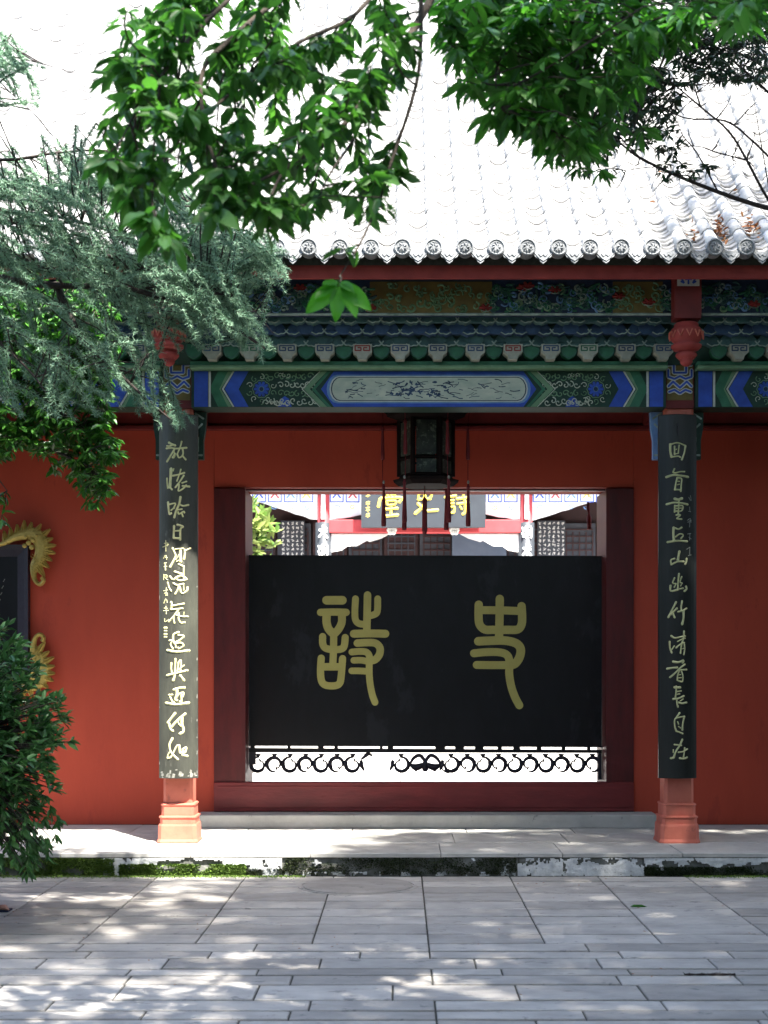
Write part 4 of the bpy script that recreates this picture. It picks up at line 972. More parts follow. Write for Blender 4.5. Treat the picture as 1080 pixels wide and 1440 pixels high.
# ============================================================ courtyard and the hall behind
b=MB(); b.box(-14,14,15.81,40,-.05,.0); cy=tag(b.obj('courtyard_floor',M['joint']),kind='structure')
for j in range(-4,8):
    for i in range(-6,7):
        q=MB(); q.bbox(i*1.1+.004,i*1.1+1.096,18.41+j*.6,18.41+j*.6+.594,-.01,.012+random.uniform(-.001,.001),.004); q.obj('paving_stone',M['pale'],cy)
HY=24.0
hall=empty('rear_hall',(.4,26,0),'sunlit painted hall seen through the doorway beyond the courtyard','hall')
b=MB(); b.box(-11,12,23.2,32,0.013,.30); b.obj('terrace',M['pale'],hall)
b=MB(); b.box(-11,12,HY+1.3,HY+1.5,.3,7); b.obj('wall',M['halldark'],hall)
hc=[wx(455-287*2,HY),wx(455-287,HY),wx(455,HY),wx(740,HY),wx(740+287,HY)]
for x in hc:
    b=MB(); b.lathe([(.15,.3),(.15,.45),(.10,.5),(.10,6.0)],(x,HY,0),16); b.obj('column',M['hallred'],hall,smooth=True)
    b=MB(); b.box(x-.035,x+.035,HY-.125,HY-.105,wz(731,HY),4.75); b.obj('white_strip',M['hallwhite'],hall)
for a,b_ in zip(hc,hc[1:]):
    cen = a>-1.5 and b_<2.3
    q=MB(); q.box(a+.1,b_-.1,HY-.05,HY+.1,4.85,5.2); q.obj('painted_beam',M['blue'],hall)
    if cen: q=MB(); q.bbox(a+.1,b_-.1,HY-.10,HY+.08,wz(750,HY),wz(731.5,HY),.012); q.obj('red_beam',M['hallred'],hall)
    # pale painted valance with scalloped foot
    def val(xa,xb,zf,name='valance'):
        n=26; pts=[]
        for i in range(n+1):
            t=i/n; x=xa+(xb-xa)*t; z=zf(t)+.018*abs(math.sin(i*1.9)); pts.append((x,z))
        poly=pts+[(xb,4.86),(xa,4.86)]
        q=MB(); q.plate(poly,HY-.02,HY+.03); return q.obj(name,M['hallwhite'],hall)
    if cen:
        c=(a+b_)/2
        z_lo=wz(731,HY); z_hi=wz(712,HY)
        v=val(a+.1,b_-.1,lambda t: z_lo+.0+(z_hi-z_lo)*min(1,max(0,(min(t,1-t)-.05)*2.6)))
    else:
        z_lo=wz(732,HY); z_hi=wz(706,HY)
        v=val(a+.1,b_-.1,lambda t: z_lo+(z_hi-z_lo)*min(1,max(0,(min(t,1-t)-.02)*3.4)))
    W=b_-a-.2; f=flatmap(HY-.0205)
    rr=random.Random(int(a*10))
    for i in range(int(W/.26)):
        x=a+.22+i*.262; zc=4.36; w2=.105; col=['blue','hallred','lblue','brightgold'][i%4]
        q=MB()
        for l in ([(x-w2,zc-.13),(x+w2,zc-.13),(x+w2,zc+.16),(x-w2,zc+.16),(x-w2,zc-.13)],):
            for c0,c1 in zip(l,l[1:]): q.stroke([c0,c1],.018,f,.003,flat=True,taper=False)
        q.obj('panel_line',M['blue'],v)
        q=MB(); q.stroke([(x-.06,zc-.06),(x+.06,zc+.08)],.03,f,.003); q.stroke([(x-.06,zc+.08),(x+.06,zc-.06)],.03,f,.004); q.stroke([(x-.07,zc),(x+.07,zc)],.02,f,.005); q.obj('painted_flower',M[col],v)
        q=MB(); s_=[]
        for t in range(8): s_.append((x+.055*(1-t/10)*math.cos(t*.8+i),4.14+.04*(1-t/10)*math.sin(t*.8+i)))
        q.stroke(s_,.014,f,.003,sub=2); q.obj('scroll_line',M[['lblue','brightgold','lblue'][i%3]],v)
    if cen:   # corner pieces below the red beam
        for s0,x in ((1,a+.1),(-1,b_-.1)):
            pts=[(x,wz(751,HY)),(x+s0*wx(563+84,HY)*1.0,wz(751,HY)),(x+s0*.86,wz(757,HY)),(x+s0*.66,wz(762,HY)),(x+s0*.62,wz(760,HY)),(x+s0*.45,wz(768,HY)),(x+s0*.3,wz(768,HY)),(x+s0*.2,wz(774,HY)),(x,wz(777,HY))]
            q=MB(); q.plate(pts if s0<0 else pts[::-1],HY-.03,HY+.03); q.obj('corner_bracket',M['hallwhite'],hall)
for px in (551,639):
    q=MB(); x=wx(px,HY-.1); z=wz(746,HY-.1)
    for t in range(5):
        an=math.pi/2+t*2*math.pi/5; q.lathe([(.045,0),(.045,.03),(.02,.05)],(0,0,0),8) if False else q.tube([(x+.045*math.cos(an),HY-.1,z+.04*math.sin(an)),(x+.045*math.cos(an),HY-.15,z+.04*math.sin(an))],[.045,.03],8)
    q.obj('flower_boss',M['hallwhite'],hall)
# door panels in the shade of the hall
k=0
for x in np.arange(-6.5,7.5,.62):
    q=MB(); q.box(x+.02,x+.6,HY+1.22,HY+1.29,.4,4.0); dp=q.obj('door_panel',M['hallgrey' if k%2 else 'halldark'],hall)
    q=MB()
    for zz in np.arange(2.8,3.9,.12): q.box(x+.07,x+.55,HY+1.20,HY+1.218,zz,zz+.025)
    for xx in np.arange(x+.08,x+.56,.115): q.box(xx,xx+.02,HY+1.195,HY+1.212,2.8,3.85)
    q.obj('lattice',M['hallgrey' if k%2==0 else 'halldark'],dp); k+=1
# blue grey sheet (open door leaf) in the middle bay
q=MB(); q.bbox(wx(636,HY+.8),wx(712,HY+.8),HY+.8,HY+.86,.35,wz(749,HY+.8)+.2,.01); q.obj('door_leaf',mat('blue_grey_door',(.12,.15,.21),(.09,.115,.17),3,.6),hall)
# calligraphy scrolls behind glass
rr=random.Random(21)
for (pa,pb,nc,nm,lb) in ((395,428,5,'calligraphy_panel','dark calligraphy panel with white writing in the left bay of the rear hall'),(756,795,6,'calligraphy_panel','grey calligraphy panel densely written in white in the right bay of the rear hall')):
    y=HY+1.15; xa,xb=wx(pa,y),wx(pb,y); zt=wz(732,y)
    o=empty(nm,((xa+xb)/2,y+.02,1.5),lb,'calligraphy panel')
    q=MB(); q.bbox(xa,xb,y,y+.04,1.5,zt,.004); q.obj('panel',M['hallgrey'],o)
    q=MB(); f=flatmap(y-.001)
    for c in range(nc):
        for r_ in range(26):
            x=xa+(xb-xa)*(c+.5)/nc; z=zt-.05-r_*.075; 
            if z<3.2: continue
            for t in range(4):
                q.stroke([(x+rr.uniform(-.022,.022),z+rr.uniform(-.026,.026)),(x+rr.uniform(-.022,.022),z+rr.uniform(-.026,.026))],.011,f,.002)
    tag(q.obj('writing',M['hallwhite'],o),kind='stuff')
# hall roof
b=MB(); ys=[(22.9,6.5),(26,7.7),(29,10),(29,9.8),(26,7.5),(22.9,6.3)]
b.rings([[(x,y,z) for y,z in ys] for x in (-11.5,12.5)]); b.obj('roof',M['tile'],hall)
b=MB()
for x in np.arange(-11.3,12.4,.3): b.tube([(x,22.88,6.53),(x,26,7.73),(x,28.9,9.95)],.07,6)
tag(b.obj('tile_rows',M['tile'],hall),kind='stuff')
b=MB(); b.box(-11,12,HY+.1,HY+.25,5.2,6.6); b.obj('upper_frieze',M['hallred'],hall)
# couplets on the hall columns
hch=[[(10,[(-12,6),(12,3)]),(9,[(0,18),(-2,2),(-14,-12)]),(9,[(0,2),(14,-14)]),(6,[(8,14),(12,10)])],[(8,[(-16,12),(-12,4)]),(8,[(-16,-2),(-12,-12)]),(8,[(-4,14),(-4,-14)]),(8,[(-4,14),(14,14),(14,-14)]),(7,[(1,6),(9,6)]),(7,[(5,6),(5,-6)]),(7,[(0,-6),(10,-6)])]]
for x,lb,seq in ((hc[2],'slim grey board with white characters on the left column of the rear hall',(0,1)),(hc[3],'slim grey board with white characters on the right column of the rear hall',(1,0))):
    o=empty('hall_couplet_board',(x,HY-.13,1),lb,'couplet board','couplet boards on the rear hall columns')
    b=MB(); zt=wz(734,HY-.14); b.lathe([(.135,.9),(.135,zt)],(x,HY,0),16); b.obj('board',M['plaque'],o,smooth=True)
    f=lambda u,v,h:(u,HY-.137-h,v)
    for i in range(7):
        q=MB(); zc=zt-.17-i*.30
        for w_,p in hch[seq[i%2]]: q.stroke([(x+a*.0048,zc+c*.0062) for a,c in p],w_*.0042,f,.004)
        q.obj('character',M['hallwhite'],o)
# plaque with three gold characters
QY=HY-.35
pl_=empty('hall_plaque',(wx(596,QY),QY,wz(742,QY)),'large grey name plaque with three gold characters under the eave of the rear hall','plaque')
b=MB(); b.bbox(wx(508,QY),wx(683,QY),QY,QY+.08,wz(742,QY),wz(682,QY),.01); b.obj('panel',M['plaque'],pl_)
f=lambda u,v,h:(wx(500+u/5.684,QY),QY-.001-h,wz(680+v/5.684,QY))
for ch_ in (
 [(26,[(285,50),(283,100)]),(22,[(240,68),(255,98)]),(22,[(325,60),(310,98)]),(26,[(195,125),(182,185)]),(26,[(205,118),(300,112),(370,115),(348,148)]),(20,[(250,140),(318,138),(312,168),(255,170),(250,140)]),(24,[(240,205),(335,198)]),(24,[(284,172),(282,258)]),(28,[(225,262),(335,252)])],
 [(22,[(500,72),(505,128)]),(22,[(500,82),(604,76),(594,125)]),(22,[(500,128),(595,122)]),(28,[(550,30),(552,130),(530,190),(478,240)]),(28,[(500,160),(560,215),(655,212)])],
 [(22,[(748,55),(760,75)]),(22,[(715,110),(800,98)]),(18,[(735,138),(785,133)]),(18,[(735,162),(785,158)]),(20,[(738,190),(740,238)]),(20,[(738,192),(788,186),(785,232)]),(18,[(740,238),(785,232)]),(22,[(860,45),(862,120)]),(20,[(825,72),(895,66)]),(24,[(812,122),(900,112)]),(22,[(815,162),(905,152)]),(24,[(872,130),(876,225),(858,245)]),(18,[(835,185),(848,205)])]):
    b=MB()
    for w_,p in ch_: b.stroke(p,w_,f,.02)
    b.obj('character',M['brightgold'],pl_)
b=MB()
for v in (80,100,150,165,195,215,245,262): b.stroke([(85,v),(112,v-4)],8,f,.004); b.stroke([(100,v-8),(98,v+8)],7,f,.004)
b.obj('inscription',M['brightgold'],pl_)
# red tassel near the rear eave
TY=15.1
tt=empty('hanging_tassel',(wx(827,TY),TY,wz(745,TY)),'single red tassel hanging inside the doorway at the upper right of the view through','tassel')
b=MB(); x=wx(827,TY); b.tube([(x,TY,wz(700,TY)),(x,TY,3.86)],.004,5); b.obj('cord',M['tassel'],tt)
b=MB(); b.tube([(x,TY,wz(706,TY)),(x,TY,wz(715,TY)),(x+.01,TY,wz(722,TY)),(x+.01,TY,wz(728,TY)),(x+.012,TY,wz(745,TY))],[.012,.022,.010,.026,.022],8); b.obj('skirt',M['tassel'],tt,smooth=True)
# ============================================================ vegetation
def inpoly(x,y,poly):
    c=False; n=len(poly); j=n-1
    for i in range(n):
        xi,yi=poly[i]; xj,yj=poly[j]
        if (yi>y)!=(yj>y) and x<(xj-xi)*(y-yi)/(yj-yi+1e-12)+xi: c=not c
        j=i
    return c
def sample_poly(poly,n,r):
    xs=[p[0] for p in poly]; ys=[p[1] for p in poly]; out=[]
    while len(out)<n:
        x=r.uniform(min(xs),max(xs)); y=r.uniform(min(ys),max(ys))
        if inpoly(x,y,poly): out.append((x,y))
    return out
def wander(a,b_,n,amp,r,sag=0):
    a=Vector(a); b_=Vector(b_); out=[]; L=(b_-a).length
    off=Vector((0,0,0))
    for i in range(n+1):
        t=i/n; off+=Vector([r.gauss(0,amp*L/n) for _ in range(3)]); w_=math.sin(math.pi*t)
        out.append(a.lerp(b_,t)+off*w_+Vector((0,0,-sag*L*w_)))
    return out
LM={}
LM['A']=leafmat('broad_leaf',(.032,.10,.028),(.10,.24,.055),.42,.5,tcol=(.9,1.25,.5))
LM['Ao']=leafmat('broad_leaf_single',(.034,.105,.03),(.10,.25,.06),.42,.5,attr=False,tcol=(.9,1.25,.5))
LM['B']=leafmat('bright_leaf',(.034,.12,.022),(.085,.24,.045),.42,.45,tcol=(.9,1.25,.5))
LM['Bo']=leafmat('bright_leaf_single',(.036,.13,.025),(.095,.25,.05),.42,.48,attr=False,tcol=(.9,1.25,.5))
LM['C']=leafmat('dark_leaf',(.010,.028,.012),(.02,.06,.02),.45,.25)
LM['cedar']=leafmat('cedar_needle',(.11,.22,.135),(.24,.39,.25),.6,.15)
LM['osm']=leafmat('glossy_leaf',(.025,.09,.02),(.09,.26,.04),.28,.3,tcol=(.9,1.25,.5))
LM['bush']=leafmat('bush_leaf',(.036,.115,.034),(.09,.23,.06),.3,.35)
LM['yl']=leafmat('pale_yellow_leaf',(.10,.22,.04),(.34,.40,.12),.5,.4)
def leafbed_objs(P,D,L,W,parent_,matn,r,name='leaf',face=None):
    ms=[]
    for k in range(3):
        T=[0,.08,.24,.46,.70,.90,1]; Wd=[0,.20,.42,.50,.44,.22,0]; wk=(.44,.46,.42)[k]; fo=(.16,.26,.08)[k]; dr=(.10,.24,.36)[k]; v=[];fc=[]
        for t,w0 in zip(T,Wd):
            z=-dr*t*t+.03*math.sin(t*9+k); rip=.03*math.sin(t*14+k*2)
            v+=[(-w0*wk,t,z+fo*w0*wk*2+rip*w0),(0,t,z),(w0*wk*(1+.06*k),t,z+fo*w0*wk*2-rip*w0)]
        for i in range(6):
            a=3*i; fc+=[(a,a+1,a+4,a+3),(a+1,a+2,a+5,a+4)]
        me=bpy.data.meshes.new(name); me.from_pydata(v,[],fc); me.materials.append(matn); me.shade_smooth(); ms.append(me)
    for p,d,l,w_ in zip(P,D,L,W):
        d=Vector(d).normalized(); up=Vector((r.gauss(0,.5),r.gauss(0,.5),1)) if face is None else Vector((r.gauss(0,.25),-1,.35+r.gauss(0,.25))); s=d.cross(up).normalized(); n=s.cross(d)
        o=bpy.data.objects.new(name,ms[r.randrange(3)]); COL.objects.link(o); parent(o,parent_)
        m=Matrix((( s.x,d.x,n.x,p[0]),(s.y,d.y,n.y,p[1]),(s.z,d.z,n.z,p[2]),(0,0,0,1)))
        k=w_/(.44*l); m=m@Matrix.Diagonal((l*k,l,l,1)); o.matrix_basis=m

# ---- canopies that shade the forecourt: gaps let sun through as on the ground in the photograph
OCC={}
def occupy(tips):
    for t in tips:
        k=(round((t[0]-.2591*t[2])/.2),round((t[1]+.4545*t[2])/.2)); OCC[k]=OCC.get(k,0)+1
def shade_want(gx,gy):
    if OCC.get((round(gx/.2),round(gy/.2)),0)>0: return .3
    if 4.2<gy<5.6 and -3<gx<1.5: return .3
    if gx>0 and 9.4<gy<11.35: return 1.0
    if gx>.7 and 11.35<gy<13.2: return (.55 if gx>1.6 else .3)*(1 if gy<12.2 else .5)
    if gy>11.35: return 0
    if gx<-1.2 and 8.9<gy<=9.93: return .4
    if gx<-.55 and gy>9.93: return 0.0
    if -.55<=gx<-.1 and gy>10.2 and gy<11.4: return .25
    e=((gx+.92)/.62)**2+((gy-6.62)/.17)**2
    if e<1: return 0.03
    e=((gx+.85)/1.5)**2+((gy-6.55)/.55)**2
    n=noise.noise(Vector((gx*1.6,gy*4.5,2)))*.9+noise.noise(Vector((gx*4,gy*9,7)))*.5
    if e<1: return 1.0 if n<.12 else .3
    if gx<-2.6: return 1.0 if n<.4 else .4
    return 1.0 if n<1.0 else .85
def canopy(n,gx0,gx1,gy0,gy1,zl,zh,r,margin=.0):
    P=[]
    while len(P)<n:
        gx=r.uniform(gx0,gx1); gy=r.uniform(gy0,gy1)
        if r.random()>shade_want(gx,gy): continue
        z=zl+(zh-zl)*r.random()**1.5; 
        for _ in range(6):
            X=gx+.2591*z; Y=gy-.4545*z
            if z<1.41+.485*max(Y,0)+.12 and abs(X)<.33*Y+1.2: z+=.35
            else: break
        X=gx+.2591*z; Y=gy-.4545*z
        if Y<-9 or abs(X)>11: continue
        P.append((X,Y,z))
    return P
def build_tree(name,label,cat,group,trunk,hub,limbs,tips,leafL,leafW,key,seed,nobj,canP,canL,canW,twig_r=.0025,limb_r=.03,per=(5,8),hang=.5,trunk_r=.16,along=2,barkm='bark',spread=.9):
    r=random.Random(seed)
    o=empty(name,(trunk[0],trunk[1],0),label,cat,group)
    b=MB(); tp=wander((trunk[0],trunk[1],-.05),hub,8,.12,r)
    b.tube(tp,[trunk_r*(1.25 if i==0 else 1-.06*i) for i in range(9)],10); b.obj('trunk',M[barkm],o,smooth=True)
    lb=MB(); nodes=[]
    for li,(rad,pl_) in enumerate(limbs):
        pts=catmull(pl_,4)
        if li<99: 
            s=Vector(hub)+Vector((r.uniform(-.3,.3),r.uniform(-.3,.3),r.uniform(-.2,.3)))
            if (pts[0]-s).length<6 and pl_[0][2]>1.41+.47*pl_[0][1]-.25:
                con=wander(s,pts[0],6,.13,r); lb.tube(con,[rad*(2.2-1.2*i/6) for i in range(7)],6)
        n=len(pts); lb.tube(pts,[rad*(1-.75*i/(n-1)) for i in range(n)],6); nodes+= [p for p in pts]
    # canopy limbs
    if len(canP):
        arr=np.array(canP); mid=[]
        for k in range(30):
            q=Vector(arr[r.randrange(len(arr))]); q.z+=.1
            c=wander(hub,q,7,.08,r); lb.tube(c,[.05*(1-.8*i/7) for i in range(8)],6); mid+=c[3:]
        for k in range(260):
            q=Vector(arr[r.randrange(len(arr))]); m_=min(mid,key=lambda s:(s-q).length); 
            if (m_-q).length<2.2: lb.tube(wander(m_,q,3,.08,r),[.012,.009,.006,.003],4)
    P=[];D=[];near=[]
    for tip in tips:
        tip=Vector(tip); m_=min(nodes,key=lambda s:(s-tip).length+max(0,tip.z-s.z)*.7)
        tw=wander(m_,tip,5,.12,r,sag=-.05); dist=(m_-tip).length
        lb.tube(tw,[twig_r*(1.8-.18*i) for i in range(6)],4)
        dr=(tw[-1]-tw[-3]).normalized()
        k=r.randint(*per); a0=r.uniform(0,6)
        for i in range(k):
            a=a0+i*2*math.pi/k; side=Vector((math.cos(a),math.sin(a),0)); 
            d=side*spread+dr*.35+Vector((0,0,-hang+r.gauss(0,.25)))
            P.append(tip+d.normalized()*.006); D.append(d)
        for j in range(1,5):
            if dist>.06:
                for _ in range(along):
                    a=r.uniform(0,6.3); d=Vector((math.cos(a),math.sin(a),-hang*.8+r.gauss(0,.3)))+dr*.5
                    P.append(tw[j].lerp(tw[j+1] if j<5 else tw[j],r.random())); D.append(d)
    lb.obj('branches',M[barkm],o,smooth=True)
    P=np.array([tuple(p) for p in P]); D=np.array([tuple(d) for d in D]); n=len(P)
    rg=np.random.default_rng(seed); L=leafL*rg.uniform(.6,1.15,n); W=leafW*rg.uniform(.75,1.1,n)*(L/leafL)
    px=VX+FPX*P[:,0]/P[:,1]; py=VY-FPX*(P[:,2]-CAMZ)/P[:,1]
    vis=(px>-20)&(px<1100)&(py>-20)
    idx=np.where(vis)[0]; idx=idx[np.argsort(P[idx,1]-L[idx]*8)][:nobj]; m_=np.zeros(n,bool); m_[idx]=True
    if nobj: leafbed_objs(P[m_],D[m_],L[m_],W[m_],o,LM[key+'o'],r)
    R_=~m_
    if R_.sum(): f_=leaf_mesh('foliage',P[R_],D[R_],L[R_],W[R_],LM[key],o,seed=seed); tag(f_,kind='stuff')
    if len(canP):
        cp=np.array(canP); rep=3; cp=np.repeat(cp,rep,0)+rg.normal(0,.05,(len(cp)*rep,3)); n=len(cp)
        f_=leaf_mesh('upper_foliage',cp,rg.normal(0,1,(n,3))*[1,1,.5]+[0,0,-.3],canL*rg.uniform(.7,1.2,n),canW*rg.uniform(.8,1.1,n),LM[key],o,seed=seed+1); tag(f_,kind='stuff')
    return o
r=random.Random(31)
# --- tree A: broad leaves hanging in the upper middle
def L_(pts,Y0,Y1): 
    n=len(pts); return [tuple(at(p[0],p[1],Y0+(Y1-Y0)*i/(n-1))) for i,p in enumerate(pts)]
limA=[(.016,L_([(640,-70),(600,10),(560,75),(520,130),(470,190),(420,225),(350,262)],5.0,4.3)),
 (.011,L_([(470,-80),(400,-10),(330,50),(285,100),(288,180),(305,240),(300,285)],4.8,4.0)),
 (.008,L_([(590,-60),(592,40),(585,120),(548,235),(530,290),(505,345),(478,388)],4.7,4.3)),
 (.009,L_([(380,-80),(330,-10),(270,50),(225,110),(190,160),(165,210)],4.7,4.1)),
 (.008,L_([(560,-60),(500,20),(420,60),(350,110),(250,200),(215,270),(225,330)],4.9,3.8)),
 (.007,L_([(440,210),(400,240),(380,280),(375,310)],4.4,4.2)),
 (.007,L_([(520,130),(500,190),(470,235),(450,270)],4.6,4.3))]
silA=[(168,0),(170,35),(152,112),(165,160),(138,215),(150,258),(178,300),(190,345),(225,368),(262,345),(285,300),(325,290),(350,312),(375,325),(392,292),(415,318),(445,285),(480,290),(505,320),(530,300),(548,270),(560,215),(535,185),(555,150),(560,90),(600,0)]
tipsA=[]
for x,y in sample_poly(silA,215,r):
    # open windows of light as in the photograph
    if noise.noise(Vector((x*.018,y*.018,3)))>.08: continue
    tipsA.append(at(x,y-12,r.uniform(3.9,5.0)))
tipsA+= [at(x,y,Y) for x,y,Y in ((232,335,3.7),(205,300,3.7),(150,225,3.9),(250,345,3.8),(478,392,4.3),(500,345,4.35),(483,350,4.35),(548,238,4.4),(540,292,4.4),(560,240,4.4),(372,318,4.2),(416,300,4.2),(155,108,4.3),(180,70,4.4),(300,300,3.9),(215,215,3.9),(178,262,3.9))]
hubA=(2.9,2.9,5.6)
occupy(tipsA); occupy(tipsB_:=[at(x,y-8,r.uniform(4.7,5.7)) for x,y in sample_poly([(612,0),(618,45),(650,95),(668,130),(695,160),(740,150),(742,190),(775,225),(820,230),(842,228),(862,190),(880,150),(905,110),(960,60),(1090,30),(1090,0)],250,r)])
canA=canopy(23000,-6.5,6.0,1.0,13.2,9.0,12.5,r)
treeA=build_tree('broadleaf_tree','tall broad leaved tree whose leafy twigs hang into view at the upper middle left','tree',None,(4.3,2.4),hubA,limA,tipsA,.082,.036,'A',5,300,canA,.17,.085,hang=.55,per=(2,4),along=4)
# bright young sprig below
sp=[]; base=at(478,396,3.9)
for dx,dy,l in ((-42,34,.11),(-20,-2,.06),(-6,52,.095),(20,32,.10),(34,26,.105),(14,4,.06),(-36,18,.08)):
    sp.append((at(478+dx*.12,398+dy*.12,3.9),at(478+dx,398+dy,3.86)-base,l))
Lb=leafmat('young_leaf',(.08,.30,.03),(.12,.38,.05),.4,.55,attr=False,tcol=(.9,1.2,.5))
leafbed_objs([s[0] for s in sp],[s[1] for s in sp],[s[2] for s in sp],[s[2]*.42 for s in sp],treeA,Lb,r,face=1)
b=MB(); b.tube([at(478,388,4.3),at(480,392,4.1),at(478,397,3.9)],[.003,.0025,.002],5); b.obj('twig',M['bark'],treeA)
# --- tree B: bright narrow leaves, upper right
limB=[(.016,L_([(1180,-90),(1050,-10),(950,30),(850,50),(740,70),(660,85)],5.6,5.0)),
 (.012,L_([(1120,-80),(980,0),(900,70),(850,140),(820,190),(800,225)],5.6,5.1)),
 (.009,L_([(900,-80),(820,-20),(740,30),(700,90),(700,150)],5.2,4.8)),
 (.009,L_([(800,-80),(720,-30),(660,0),(625,40)],5.2,4.9)),
 (.007,L_([(850,50),(800,110),(760,160),(750,195)],5.3,5.1)),(.007,L_([(950,30),(930,90),(900,150),(890,190)],5.5,5.3))]
silB=[(612,0),(618,45),(650,95),(668,130),(695,160),(740,150),(742,190),(775,225),(820,230),(842,228),(862,190),(880,150),(905,110),(960,60),(1090,30),(1090,0)]
tipsB=tipsB_
tipsB+=[at(x,y,Y) for x,y,Y in ((665,120,4.9),(690,160,4.9),(645,70,4.8),(655,115,4.8),(1040,5,4.2),(708,165,4.9),(640,40,4.8),(905,180,5.2),(845,240,5.3),(815,235,5.2))]
canB=canopy(7000,-1.0,6.5,4.0,13.2,8.6,11.5,r)
treeB=build_tree('camphor_tree','tree with narrow bright green leaves reaching in at the upper right','tree',None,(4.6,5.2),(3.8,5.0,5.6),limB,tipsB,.090,.031,'B',6,300,canB,.15,.07,hang=.45)
# --- tree C: small dark leaves and bare twigs at far upper right
limC=[(.014,L_([(1110,300),(1060,287),(1010,270),(950,246),(900,222),(870,200),(835,178)],7.6,7.2)),
 (.010,L_([(1120,330),(1080,280),(1050,225),(1025,185),(985,150),(940,112),(915,90)],7.8,7.4)),
 (.009,L_([(1110,160),(1070,120),(1030,85),(1000,60),(970,40)],7.8,7.5)),
 (.007,L_([(1100,240),(1060,200),(1020,170),(960,165),(900,130),(860,110)],7.7,7.3)),
 (.007,L_([(1100,90),(1060,60),(1030,20),(1010,-20)],7.8,7.5)),
 (.005,L_([(1010,270),(980,215),(960,190),(950,160)],7.4,7.3)),(.005,L_([(1050,225),(1010,215),(975,205),(925,215)],7.5,7.4)),
 (.005,L_([(985,150),(975,110),(985,70)],7.4,7.4)),(.005,L_([(950,246),(920,235),(880,240)],7.3,7.3)),(.005,L_([(1085,285),(1070,200),(1060,140)],7.7,7.7)),
 (.005,L_([(900,222),(870,190),(845,150)],7.3,7.3))]
silC=[(870,50),(960,10),(1090,-20),(1085,120),(1010,110),(960,120),(935,190),(905,215),(880,190),(845,215),(840,140)]
tipsC=[at(x,y,r.uniform(7.2,8.0)) for x,y in sample_poly(silC,290,r)]
tipsC+=[at(x+r.uniform(-14,14),y+r.uniform(-12,12),7.3) for x,y in ((935,205),(930,215),(940,250),(942,225),(965,236),(958,240),(925,190),(1005,238),(850,225),(835,240),(880,205),(845,200)) for _ in range(2)]
tipsC2=[at(x+r.gauss(0,8),y+r.gauss(0,8),7.4) for x,y in [(r.uniform(860,1080),r.uniform(100,270)) for _ in range(60)]]
treeC=build_tree('dark_leaved_tree','thin tree with small dark leaves and bare twigs at the upper right edge','tree',None,(4.4,7.6),(3.9,7.6,4.2),limC,tipsC,.050,.018,'C',8,0,[],0,0,hang=.35,trunk_r=.09,barkm='bark2',twig_r=.0022)
b=MB(); nodes=[p for _,l in limC for p in catmull(l,4)]
for t in tipsC2:
    m_=min(nodes,key=lambda s:(s-t).length); b.tube(wander(m_,t,4,.15,r),[.0035,.003,.0025,.002,.0012],4)
tag(b.obj('bare_twigs',M['bark2'],treeC),kind='stuff')
# ---- cedar
r=random.Random(77); rg=np.random.default_rng(77)
ced=empty('cedar_tree',(-5.0,8.0,0),'blue green cedar with drooping needled boughs hiding the left end of the eave','tree')
b=MB(); b.tube(wander((-5.0,8.0,-.05),(-4.9,8.0,8.0),10,.03,r),[.24-.018*i for i in range(11)],12); b.obj('trunk',M['bark'],ced,smooth=True)
limD=[(.028,L_([(-420,340),(-200,372),(-40,385),(40,398),(90,402),(180,406),(255,430),(330,462),(372,490)],8.1,7.8)),
 (.018,L_([(80,402),(98,440),(118,480),(160,518),(205,560),(240,590)],8.0,7.7)),
 (.018,L_([(-420,250),(-200,262),(-40,290),(60,302),(115,312),(170,330)],8.1,8.0)),
 (.020,L_([(-200,262),(-60,310),(20,312),(70,322),(120,350),(180,366),(260,372),(330,378),(395,372)],8.1,8.2)),
 (.016,L_([(-420,300),(-150,300),(0,350),(60,375),(130,392),(200,378)],8.1,7.9)),
 (.014,L_([(-300,180),(-100,205),(0,225),(80,215),(150,212),(200,232)],8.2,8.2)),
 (.014,L_([(-300,420),(-120,440),(-20,470),(40,520),(70,560)],8.0,7.8)),
 (.010,L_([(150,212),(230,262),(290,300),(350,345),(395,385)],8.2,8.1)),
 (.006,L_([(-120,60),(-30,70),(10,78),(60,90),(110,104)],8.3,8.2)),(.005,L_([(-100,110),(-10,120),(20,135),(48,160)],8.3,8.2)),
 (.006,L_([(205,405),(250,400),(300,410),(350,430),(385,470)],7.9,7.7))]
lb=MB(); nodes=[]
for rad,pl_ in limD:
    pts=catmull(pl_,4); n=len(pts); lb.tube(pts,[rad*(1-.75*i/(n-1)) for i in range(n)],7); nodes+=pts
    if pl_[0][0]<-3.0: lb.tube(wander((-4.95,8.0,pl_[0][2]+.15),pts[0],3,.05,r),rad,7)
silD=[(-110,225),(0,220),(60,208),(150,204),(205,232),(250,268),(300,300),(345,335),(372,352),(395,372),(385,395),(345,395),(355,430),(372,470),(385,495),(350,490),(300,470),(262,490),(235,520),(262,575),(268,602),(235,585),(190,575),(150,560),(110,580),(70,560),(30,580),(-110,590)]
tips=[]
for x,y in sample_poly(silD,720,r):
    if y<250 and r.random()<.5: continue
    if y<262: y+=16
    if y>425 and x<185 and r.random()<.72: continue
    tips.append((x,y))
tips+=[(x,y) for x,y in sample_poly([(250,385),(330,390),(372,470),(380,498),(320,478),(262,470)],70,r)]
tips+=[(x,y) for x,y in sample_poly([(0,560),(130,470),(200,500),(160,575),(60,590)],22,r)]
tips+=[(x,y) for x,y in sample_poly([(-20,70),(30,62),(52,95),(40,165),(10,130),(-20,140)],26,r)]
tips+=[(x,y) for x,y in sample_poly([(340,340),(395,345),(400,392),(345,392)],36,r)]
NP=[];ND=[]
